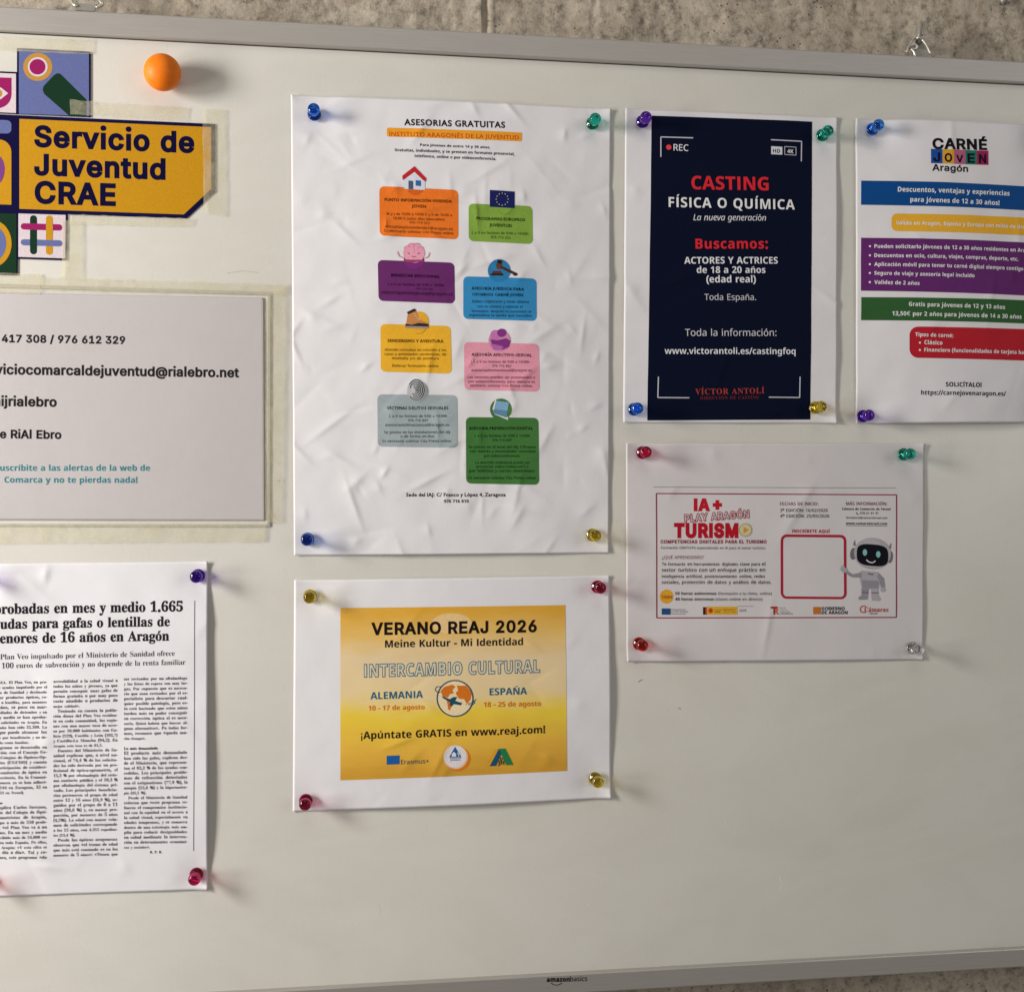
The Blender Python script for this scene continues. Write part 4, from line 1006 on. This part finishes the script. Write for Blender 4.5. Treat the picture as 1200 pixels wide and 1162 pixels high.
def robot(i):
    W1, W2, SH = (160, 156, 162), (134, 131, 138), (104, 101, 108)
    i.poly([(884, 405), (890, 386), (893, 410)], SH, 2); i.poly([(1016, 412), (1024, 396), (1022, 420)], SH, 2)
    i.oval(884, 438, 11, 22, SH, 2, rot=.1); i.oval(1020, 450, 10, 22, SH, 2, rot=.1)
    i.oval(955, 437, 68, 58, W1, 3, n=40, rot=.12); i.oval(948, 404, 40, 20, (168, 164, 170), 4, rot=.1)
    q = [(955 + 58 * np.sign(math.cos(a)) * abs(math.cos(a)) ** .62, 443 + 40 * np.sign(math.sin(a)) * abs(math.sin(a)) ** .62) for a in np.linspace(0, 2 * math.pi, 33)[:-1]]
    i.poly([(x, y + (x - 955) * .08) for x, y in q], (20, 20, 26), 5)
    i.oval(927, 433, 8, 12, (120, 176, 172), 6); i.oval(976, 440, 8, 12, (120, 176, 172), 6); i.path([(932, 460), (943, 469), (956, 471), (966, 464)], 4, (200, 200, 206), 6)
    i.poly([(912, 500), (975, 505), (984, 535), (975, 568), (916, 566), (908, 535)], W1, 3)
    i.poly([(915, 535), (978, 538), (974, 566), (918, 564)], W2, 4); i.line(938, 512, 958, 514, 6, SH, 4)
    i.poly([(914, 506), (880, 514), (858, 498), (850, 506), (878, 524), (914, 526)], W2, 4); i.oval(850, 498, 11, 9, W1, 4)
    for a in ((838, 485, 850, 496), (834, 494, 848, 500), (846, 480, 853, 494)): i.line(*a, 5, W1, 5)
    i.poly([(976, 508), (996, 528), (1000, 560), (986, 566), (982, 540), (972, 524)], W2, 3); i.oval(992, 570, 9, 9, W1, 4)
    i.poly([(914, 562), (940, 564), (936, 606), (904, 608), (902, 598), (914, 592)], W2, 3); i.poly([(948, 564), (974, 564), (976, 594), (984, 604), (980, 612), (952, 610)], W1, 3)
    i.line(914, 580, 938, 582, 4, SH, 5); i.line(950, 582, 975, 582, 4, SH, 5)
i = D_.ink('robot_picture', None, 'grey printed robot with black face screen').z(*ZG); robot(i); i.done()
i = D_.ink('sponsor_logos').z(*ZG)
i.rect(175, 640, 208, 663, (34, 70, 118)); 
for k, s in enumerate(('Financiado por', 'la Unión Europea', 'NextGenerationEU')): i.text(s, 211, 647 + k * 7.5, 264 + (k == 1) * 8, 647 + k * 7.5, 'ss', (60, 70, 100))
i.rect(328, 635, 342, 663, (34, 28, 30)); i.rect(336, 637, 342, 661, (180, 60, 40), layer=2); i.rect(343, 633, 455, 663, (206, 158, 44)); i.oval(356, 648, 8, 9, (176, 60, 36), 2)
i.text('GOBIERNO DE', 370, 647, 398, 647, 'ss', (70, 50, 30), layer=2); i.text('ESPAÑA', 370, 655, 392, 655, 'sb', (70, 50, 30), layer=2); i.text('MINISTERIO DE', 404, 647, 448, 647, 'ss', (70, 50, 30), layer=2); i.text('INDUSTRIA Y TURISMO', 404, 655, 450, 655, 'ss', (70, 50, 30), layer=2)
i.line(455, 632, 515, 632, 1.2, GY); i.text('SEPE', 462, 652, 488, 652, 'ss', GY)
i.poly([(577, 633), (604, 633), (604, 640), (595, 640), (595, 663), (588, 663), (588, 640), (577, 640)], (160, 40, 44)); i.path([(597, 640), (604, 645), (597, 651), (606, 662)], 5, (190, 96, 40), 2)
for k, s in enumerate(('Plan de', 'Recuperación,', 'Transformación', 'y Resiliencia')): i.text(s, 611, 640 + k * 7.4, 632 + 9 * k, 640 + k * 7.4, 'ss', GY)
i.rect(735, 634, 763, 661, (190, 130, 40)); 
for k in range(4): i.line(735, 638 + 7 * k, 763, 638 + 7 * k, 2.6, (160, 50, 40), 2)
i.text('GOBIERNO', 766, 646, 851, 646, 'sb', DK, layer=2, res=2); i.text('DE ARAGÓN', 766, 661, 862, 661, 'sb', DK, layer=2, res=2)
i.text('Cámaras', 924, 652, 1013, 652, 'rb', (170, 74, 62), bold=.006, res=2); i.ring(921, 643, 12, 4, (170, 74, 62), n=16, a0=.7, a1=5.6); i.text('Teruel', 942, 662, 972, 662, 'ss', DK); i.done()

# ------------------------------------------------------------------ summer exchange flyer
E_ = Sheet('summer_exchange_flyer', 'landscape white sheet with a yellow sunset summer exchange print and globe', 'flyer',
           [(344.8, 679.5), (714.7, 674), (716.3, 934.6), (343, 950.8)], h0=0.85, amp=0.22, lam=80, seed=64, creases=26, ca=0.6,
           pins=[(363, 699), (702, 688), (358, 940), (699, 914)], lift=lambda u, v: .9 * np.sin(np.pi * np.clip(v, 0, 1)) * u + 2.6 * np.sin(np.pi * np.clip(u, 0, 1)), k=0.60)
ZH = (340, 670, 3.158)
def sunset():
    m, nt, p = nmat('sunset_print'); L = nt.links.new
    tc = N(nt, 'ShaderNodeTexCoord'); sp = N(nt, 'ShaderNodeSeparateXYZ'); L(tc.outputs['Generated'], sp.inputs[0])
    n = noise(nt, 30, 6, .7, sc=(.3, 1, 1.5)); mu = N(nt, 'ShaderNodeMath', operation='MULTIPLY_ADD'); mu.inputs[1].default_value = .34; mu.inputs[2].default_value = -.17
    L(n.outputs['Fac'], mu.inputs[0]); ad = N(nt, 'ShaderNodeMath', operation='ADD'); L(mu.outputs[0], ad.inputs[0]); L(sp.outputs['Z'], ad.inputs[1])
    k = lambda r, g, b: tuple(min(.85, lin(v) / .60 * .8) for v in (r, g, b))
    r = ramp(nt, ad.outputs[0], [(0.0, k(186, 138, 40)), (0.18, k(204, 160, 56)), (0.37, k(218, 180, 52)), (0.43, k(212, 182, 90)), (0.50, k(206, 184, 138)), (0.70, k(204, 182, 142)), (0.84, k(204, 168, 92)), (1.0, k(198, 148, 42))])
    L(r.outputs[0], p.inputs['Base Color']); p.inputs['Roughness'].default_value = .5; return m
b = E_.ink('sunset_panel', None, 'yellow and cream sunset print').z(*ZH); b.quad([(186, 133), (1018, 122), (1025, 735), (186, 770)], sunset()); b.oval(598, 190, 74, 38, (214, 182, 128), 2, n=40); pn = b.done()
TL = (20, 92, 122); OR = (196, 106, 30)
i = E_.ink('lettering', pn).z(*ZH); i.layer = 4
i.text('VERANO REAJ 2026', 300, 231, 912, 220, 'in', (26, 20, 20), bold=.030, res=5, track=.01); i.text('Meine Kultur - Mi Identidad', 351, 279, 861, 270, 'sb', (40, 30, 30), res=4)
i.outlined('INTERCAMBIO CULTURAL', 273, 388, 925, 370, 'sb', (40, 104, 134), (200, 190, 160), .030, -.006, vs=1.30, l0=3, l1=5)
i.text('ALEMANIA', 297, 471, 491, 465, 'sb', TL, res=4); i.text('ESPAÑA', 738, 456, 876, 452, 'sb', TL, res=4)
i.text('10 - 17 de agosto', 290, 512, 497, 507, 'sb', OR, res=3); i.text('18 - 25 de agosto', 716, 499, 928, 495, 'sb', OR, res=3)
i.text('¡Apúntate GRATIS en www.reaj.com!', 262, 617, 943, 595, 'sb', (36, 26, 24), res=4); i.done()
i = E_.ink('globe_picture', pn).z(*ZH); i.layer = 3
i.oval(610, 467, 66, 66, (222, 200, 160), 3, n=44); i.ring(610, 467, 66, 4.5, (24, 70, 92), 5, n=44)
i.poly([(556, 440), (570, 425), (600, 416), (612, 424), (600, 436), (606, 448), (590, 452), (584, 464), (566, 462)], OR, 4)
i.poly([(616, 420), (652, 420), (672, 446), (668, 470), (654, 488), (644, 470), (624, 468), (612, 448), (622, 436)], OR, 4)
i.poly([(578, 470), (596, 474), (600, 492), (590, 512), (584, 506), (582, 488)], OR, 4)
i.poly([(560, 458), (590, 470), (604, 462), (618, 462), (610, 476), (636, 484), (632, 492), (604, 488), (598, 496), (590, 494), (592, 482), (566, 466)], (24, 70, 92), 6)
i.ring(610, 467, 78, 3, (24, 70, 92), 3, n=10, a0=.1, a1=.9, ry=26); i.path([(560, 424), (542, 424), (536, 436), (546, 446), (556, 444)], 3, (24, 70, 92), 3); i.path([(650, 490), (674, 491), (684, 482), (674, 472)], 3, (24, 70, 92), 3); i.done()
i = E_.ink('sponsor_logos', pn).z(*ZH); i.layer = 3
i.quad([(357, 679), (405, 677), (405, 710), (357, 712)], (26, 84, 148)); i.text('Erasmus+', 410, 710, 513, 706, 'ss', (40, 60, 80), bold=.006, res=2)
i.oval(619, 690, 48, 46, (206, 112, 30), 3, n=36); i.oval(612, 684, 46, 45, (226, 176, 130), 4, n=36); i.oval(611, 682, 42, 41, (212, 206, 208), 5, n=36)
i.poly([(610, 645), (634, 684), (588, 685)], (28, 88, 150), 6); i.poly([(598, 672), (606, 664), (614, 672), (614, 682), (598, 682)], (206, 208, 212), 7); i.path([(624, 682), (624, 672), (619, 672), (624, 662), (629, 672), (624, 672)], 2.4, (206, 208, 212), 7)
i.text('ALBERGUES', 590, 691, 632, 690, 'sb', (28, 88, 150), layer=6); i.text('JUVENILES', 592, 698, 630, 697, 'sb', (28, 88, 150), layer=6)
i.poly([(758, 655), (778, 654), (748, 717), (724, 718)], (206, 150, 40), 3); i.poly([(772, 653), (790, 653), (762, 717), (738, 718)], (22, 76, 104), 4); i.poly([(772, 653), (796, 652), (826, 713), (800, 714)], (32, 116, 70), 5)
i.text('D', 776, 697, 786, 697, 'sb', (30, 40, 46), layer=6, res=2); i.text('JH', 768, 713, 792, 712, 'sb', (30, 40, 46), layer=6, res=2); i.done()

# ------------------------------------------------------------------ newspaper photocopy
G_ = Sheet('newspaper_photocopy', 'photocopied newspaper article in three columns, lower left of the board', 'clipping',
           [(-40, 660.5), (244, 657.6), (243.8, 1042), (-40, 1051.7)], h0=1.0, amp=0.30, lam=80, seed=71, creases=26, ca=0.8,
           pins=[(231, 675), (229, 1027), (-26, 678), (-20, 1034)], lift=lambda u, v: 1.4 * np.sin(np.pi * np.clip(v, 0, 1) ** 1.5) * np.clip(u, 0, 1) ** 3 + .8 * np.sin(np.pi * np.clip(v, 0, 1)), mat=NEWSP, k=0.72)
ZI = (0, 640, 4.615); NI = (40, 36, 42)
i = G_.ink('headline').z(*ZI)
i.text('robadas en mes y medio 1.665', 10, 364, 990, 350, 'rb', NI, bold=.010, res=4, pre='Ap', vs=1.12, track=-.012)
i.text('udas para gafas o lentillas de', 2, 445, 920, 430, 'rb', NI, bold=.010, res=4, pre='ay', vs=1.12, track=-.012)
i.text('enores de 16 años en Aragón', 0, 523, 916, 508, 'rb', NI, bold=.010, res=4, pre='m', vs=1.12, track=-.012); i.done()
i = G_.ink('subheading').z(*ZI)
i.text('Plan Veo impulsado por el Ministerio de Sanidad ofrece', 0, 612, 945, 591, 'rb', (64, 58, 64), bold=-.0065, res=3, pre='El ', vs=1.12)
i.text('100 euros de subvención y no depende de la renta familiar', 8, 660, 1003, 639, 'rb', (64, 58, 64), bold=-.0065, res=3, pre='hasta ', vs=1.12); i.done()
i = G_.ink('column_rule').z(0, 0, 1); i.path([(228.2, 703.5), (227.6, 850), (226.9, 996.4)], 0.7, (90, 84, 90)); i.done()
c1 = '''ZARAGOZA. El Plan Veo, un pro-|grama de ayudas impulsado por el|Ministerio de Sanidad y destinado|a financiar productos ópticos, co-|mo gafas o lentillas, para menores|de 16 años, se puso en mar-|cha a mediados de diciembre y en|un mes y medio se han aproba-|do 1.665 solicitudes en Aragón. En|toda España han sido 32.309. La|ayuda, que puede alcanzar los|100 euros por beneficiario y no de-|pende de la renta familiar.\\|>El programa se desarrolla en|colaboración con el Consejo Ge-|neral de Colegios de Ópticos-Op-|tometristas (CGCOO) y cuenta|con la participación de estableci-|mientos sanitarios de óptica en|todo el territorio. En la Comuni-|dad aragonesa ya se han adheri-|do 197 (144 en Zaragoza, 32 en|Huesca y 21 en Teruel).\\||#Buen ritmo\\|Así lo explica Carlos Serrano,|presidente del Colegio de Ópti-|cos-Optometristas de Aragón,|que agrupa a más de 550 profe-|sionales: «el Plan Veo va a un|buen ritmo. En un mes y medio|se han recibido más de 54.000 so-|licitudes en toda España. De ellas,|1.665 en Aragón: «Y esta cifra se|expande día a día». Tal y co-|mo asegura, este programa «da'''
c2 = '''accesibilidad a la salud visual a|todos los niños y jóvenes, ya que|permite conseguir unas gafas de|forma gratuita o por muy poco|coste añadido o productos de|mejor calidad».\\|>Teniendo en cuenta la pobla-|ción diana del Plan Veo residen-|te en cada comunidad, las regio-|nes con una mayor tasa de acce-|so por 10.000 habitantes son Ga-|licia (129), Castilla y León (102,7)|y Castilla-La Mancha (94,2). En|Aragón esta tasa es de 81,5.\\|>Fuentes del Ministerio de Sa-|nidad explican que, a nivel na-|cional, el 74,4 % de las solicitu-|des ha sido derivada por un pro-|fesional de óptica-optometría, el|15,3 % por oftalmología del siste-|ma sanitario público y el 10,3 %|por oftalmología del sistema pri-|vado. Los principales beneficia-|rios pertenecen al grupo de edad|entre 12 y 16 años (56,9 %), se-|guidos por el grupo de 6 a 11|años (38,6 %) y, en menor pro-|porción, por menores de 5 años|(4,5%). La edad con mayor volu-|men de solicitudes corresponde|a los 15 años, con 4.351 expedien-|tes (13,4 %).\\|>Desde las ópticas aragonesas|observan que «el tramo de edad|que más está contando es en los|menores de 5 años»: «Tienen que'''
c3 = '''ser revisados por un oftalmólogo|y las listas de espera son muy lar-|gas. Por supuesto que es necesa-|rio que sean revisados por el es-|pecialista para descartar cual-|quier posible patología, pero es-|to está haciendo que estos niños|tarden más en poder conseguir|su corrección óptica si es nece-|saria. Quizá habría que buscar al-|guna alternativa». De todas for-|mas, reconoce que «queda mu-|cho tiempo».\\||#Lo más demandado\\|El producto más demandado|han sido las gafas, explican des-|de el Ministerio, que represen-|tan el 82,2 % de las ayudas con-|cedidas. Los principales proble-|mas de refracción detectados|son el astigmatismo (77,9 %), la|miopía (53,6 %) y la hipermetro-|pía (42,5 %).\\|>Desde el Ministerio de Sanidad|reiteran que «este programa re-|fuerza el compromiso institucio-|nal con la equidad en el acceso a|la salud visual, especialmente en|edades tempranas, y se enmarca|dentro de una estrategia más am-|plia para reducir desigualdades|en salud mediante la interven-|ción en determinantes económi-|cos y sociales».\\'''
just.em = 6.7
for (txt, x0, x1, ya, yb) in ((c1, -20, 55.2, 801.4, 1006.2), (c2, 62.5, 138.0, 799.6, 1003.0), (c3, 145.2, 220.0, 796.8, 994.0)):
    col = G_.ink('text_column').z(0, 0, 1); ls = txt.split('|')
    for k, s in enumerate(ls):
        if not s: continue
        y = ya + (yb - ya) * k / (len(ls) - 1); xx = x0
        last = s.endswith('\\'); s = s.rstrip('\\'); hd = s.startswith('#'); s = s.lstrip('#')
        if s.startswith('>'): s = s[1:]; xx = x0 + 5
        just(col, s, xx, x1, y, 'rb', NI if hd else (78, 72, 78), .010 if hd else 0.002, y1=y - 1.1, last=last)
    if txt is c3: col.text('R. P. R.', 175.5, 999.4, 190, 999.0, 'rb', NI, .004)
    col.done()

# ------------------------------------------------------------------ push pin magnets
PROF = [(0, 1.5), (3.9, 1.5), (4.35, 1.9), (4.45, 2.7), (4.2, 3.7), (3.3, 4.8), (2.55, 6.0), (2.25, 7.6), (2.3, 9.4), (2.6, 11.0), (3.2, 12.4), (3.75, 13.6), (4.0, 15.0), (3.9, 16.4), (3.45, 17.6), (2.6, 18.5), (1.4, 19.1), (0, 19.3)]
def lathe(prof, seg, cap=True):
    V, F = [], []
    ring = []
    for (r, z) in prof:
        if r == 0: ring.append([len(V)]); V.append((0, -z, 0))
        else:
            ring.append(list(range(len(V), len(V) + seg)))
            V += [(r * math.cos(2 * math.pi * k / seg), -z, r * math.sin(2 * math.pi * k / seg)) for k in range(seg)]
    for a, b in zip(ring, ring[1:]):
        for k in range(seg):
            k2 = (k + 1) % seg
            if len(a) == 1: F.append((a[0], b[k], b[k2]))
            elif len(b) == 1: F.append((a[k], b[0], a[k2]))
            else: F.append((a[k], b[k], b[k2], a[k2]))
    return np.array(V) / 1000, F
def mesh_of(name, V, F, mat):
    me = bpy.data.meshes.new(name); me.from_pydata(V.tolist(), [], F); me.materials.append(mat)
    me.polygons.foreach_set('use_smooth', np.ones(len(F), bool)); me.update()
    import bmesh
    bm = bmesh.new(); bm.from_mesh(me); bmesh.ops.recalc_face_normals(bm, faces=bm.faces); bm.to_mesh(me); bm.free()
    return me
def dense(prof, n=3):
    c = curve3([(a, b, 0) for a, b in prof], n); return [(0 if (i in (0, len(c) - 1)) else max(0.02, p[0]), p[1]) for i, p in enumerate(c)]
pv, pf = lathe(dense([(r * .98, 1.5 + (z - 1.5) * .72) for r, z in PROF]), 32)
body_me = {c: mesh_of('pin_body', pv, pf, m) for c, m in PINC.items()}
dv, df = lathe([(0, 0), (2.7, 0), (2.9, .2), (2.9, 1.2), (2.7, 1.42), (0, 1.42)], 24)
disc_me = mesh_of('magnet_disc', dv, df, MAG)
PINS = [
    (A_, 368, 131, 'blue', 'dark blue push pin magnet at the top left of the large advice poster', (.10, .02)),
    (A_, 696, 142, 'teal', 'teal push pin magnet at the top right of the large advice poster', (-.12, .10)),
    (A_, 360, 632, 'blue', 'dark blue push pin magnet at the bottom left of the large advice poster', (0, 0)),
    (A_, 696, 627, 'yellow', 'yellow push pin magnet at the bottom right of the large advice poster', (.10, -.1)),
    (B_, 755, 140, 'purple', 'purple push pin magnet at the top left of the navy casting poster', (-.10, .08)),
    (B_, 967, 156, 'teal', 'teal push pin magnet at the top right of the navy casting poster', (0, 0)),
    (B_, 745, 479, 'light blue', 'blue push pin magnet at the bottom left of the navy casting poster', (.04, 0)),
    (B_, 959, 477, 'yellow', 'yellow push pin magnet at the bottom right of the navy casting poster', (0, 0)),
    (C_, 1026, 149, 'light blue', 'bright blue push pin magnet at the top left of the youth card poster', (.02, 0)),
    (C_, 1015, 487, 'purple', 'purple push pin magnet at the bottom left of the youth card poster', (0, -.02)),
    (C_, 1226, 166, 'yellow', 'yellow push pin magnet at the top right of the youth card poster', (0, 0)),
    (C_, 1228, 482, 'blue', 'dark blue push pin magnet at the bottom right of the youth card poster', (0, 0)),
    (D_, 755, 530, 'magenta', 'magenta push pin magnet at the top left of the tourism course flyer', (0, 0)),
    (D_, 1063, 532, 'teal', 'teal push pin magnet at the top right of the tourism course flyer', (0, .02)),
    (D_, 751, 755, 'red', 'orange-red push pin magnet at the bottom left of the tourism course flyer', (0, .04)),
    (D_, 1073, 760, 'clear', 'colourless push pin magnet at the bottom right of the tourism course flyer', (.03, 0)),
    (E_, 363, 699, 'yellow', 'yellow push pin magnet at the top left of the summer exchange flyer', (.28, .02)),
    (E_, 702, 688, 'magenta', 'magenta push pin magnet at the top right of the summer exchange flyer', (.05, 0)),
    (E_, 358, 940, 'magenta', 'magenta push pin magnet at the bottom left of the summer exchange flyer', (.14, .02)),
    (E_, 699, 914, 'yellow', 'yellow push pin magnet at the bottom right of the summer exchange flyer', (0, .05)),
    (G_, 231, 675, 'purple', 'purple push pin magnet at the top right of the newspaper photocopy', (.02, .08)),
    (G_, 229, 1027, 'magenta', 'magenta push pin magnet at the bottom right of the newspaper photocopy', (-.02, 0)),
    (G_, -26, 676, 'purple', 'purple push pin magnet at the top left of the newspaper photocopy', (0, 0)),
    (G_, -20, 1034, 'red', 'orange-red push pin magnet at the bottom left of the newspaper photocopy', (0, 0)),
]
rp = random.Random(4)
for (sh, x, y, colr, lab, (tx, tz)) in PINS:
    p = P(x, y, 8.0)
    hh = float(sh.h(np.array([p[0]]), np.array([p[1]]))[0]) + 0.42
    e = thing('push_pin_magnet', lab, 'magnet', (p[0] / 1000, -hh / 1000, p[1] / 1000), 'translucent push pin magnets holding the notices')
    e.rotation_euler = (0, rp.random() * 6.28, 0)
    for nm, me in (('pin_body', body_me[colr]), ('magnet_disc', disc_me)):
        o = bpy.data.objects.new(nm, me); COL.objects.link(o); o.parent = e
# orange round magnet
om, nt, p = nmat('orange_plastic'); n = noise(nt, 200, 2); rr = ramp(nt, n.outputs['Fac'], [(0.3, (0.92, 0.205, 0.003)), (0.7, (0.98, 0.24, 0.004))]); nt.links.new(rr.outputs[0], p.inputs['Base Color'])
p.inputs['Roughness'].default_value = 0.5; p.inputs['Specular IOR Level'].default_value = 0.3; p.inputs['Subsurface Weight'].default_value = 0.5; p.inputs['Subsurface Radius'].default_value = (1, .35, .1); p.inputs['Subsurface Scale'].default_value = 0.004
R0 = 11.4
prof = [(0, 0.1), (6.0, 0.1), (6.4, .5), (6.6, 2.2)] + [(R0 * math.cos(a), 11.0 + 9.8 * math.sin(a)) for a in np.linspace(-.85, 1.5, 18)] + [(0, 20.8)]
ov, of = lathe(prof, 48); a = P(190.5, 85.5, 10.5)
o = bpy.data.objects.new('round_magnet', mesh_of('round_magnet', ov, of, om)); COL.objects.link(o); o.location = (a[0] / 1000, -0.0002, a[1] / 1000)
tag(o, 'large glossy orange ball magnet on bare board beside the blue sign tile', 'magnet')

# ------------------------------------------------------------------ small pen ticks and scuffs left on the board
class Bare(Flat):
    h0 = 0.0; k = 0.45
    def h(s, X, Z): return np.full(len(X), -0.06)
for pts, w, c in (([(748, 799), (751, 796.5), (753, 796)], 0.9, (112, 107, 97)), ([(795, 829), (798, 830.5)], 1.0, (118, 113, 103)), ([(850, 961), (852, 967)], .9, (190, 186, 172)), ([(913, 1026), (917, 1036), (914, 1042)], .9, (196, 192, 180)),
                  ([(266, 320), (285, 317.5), (303, 319.5)], .5, (142, 137, 124)), ([(688, 1062), (692, 1058)], .9, (190, 186, 172)), ([(440, 1055), (446, 1066), (443, 1072)], .8, (186, 182, 168))):
    i = Bare().ink('scuff_mark', board); i.path(pts, w, c); i.done()
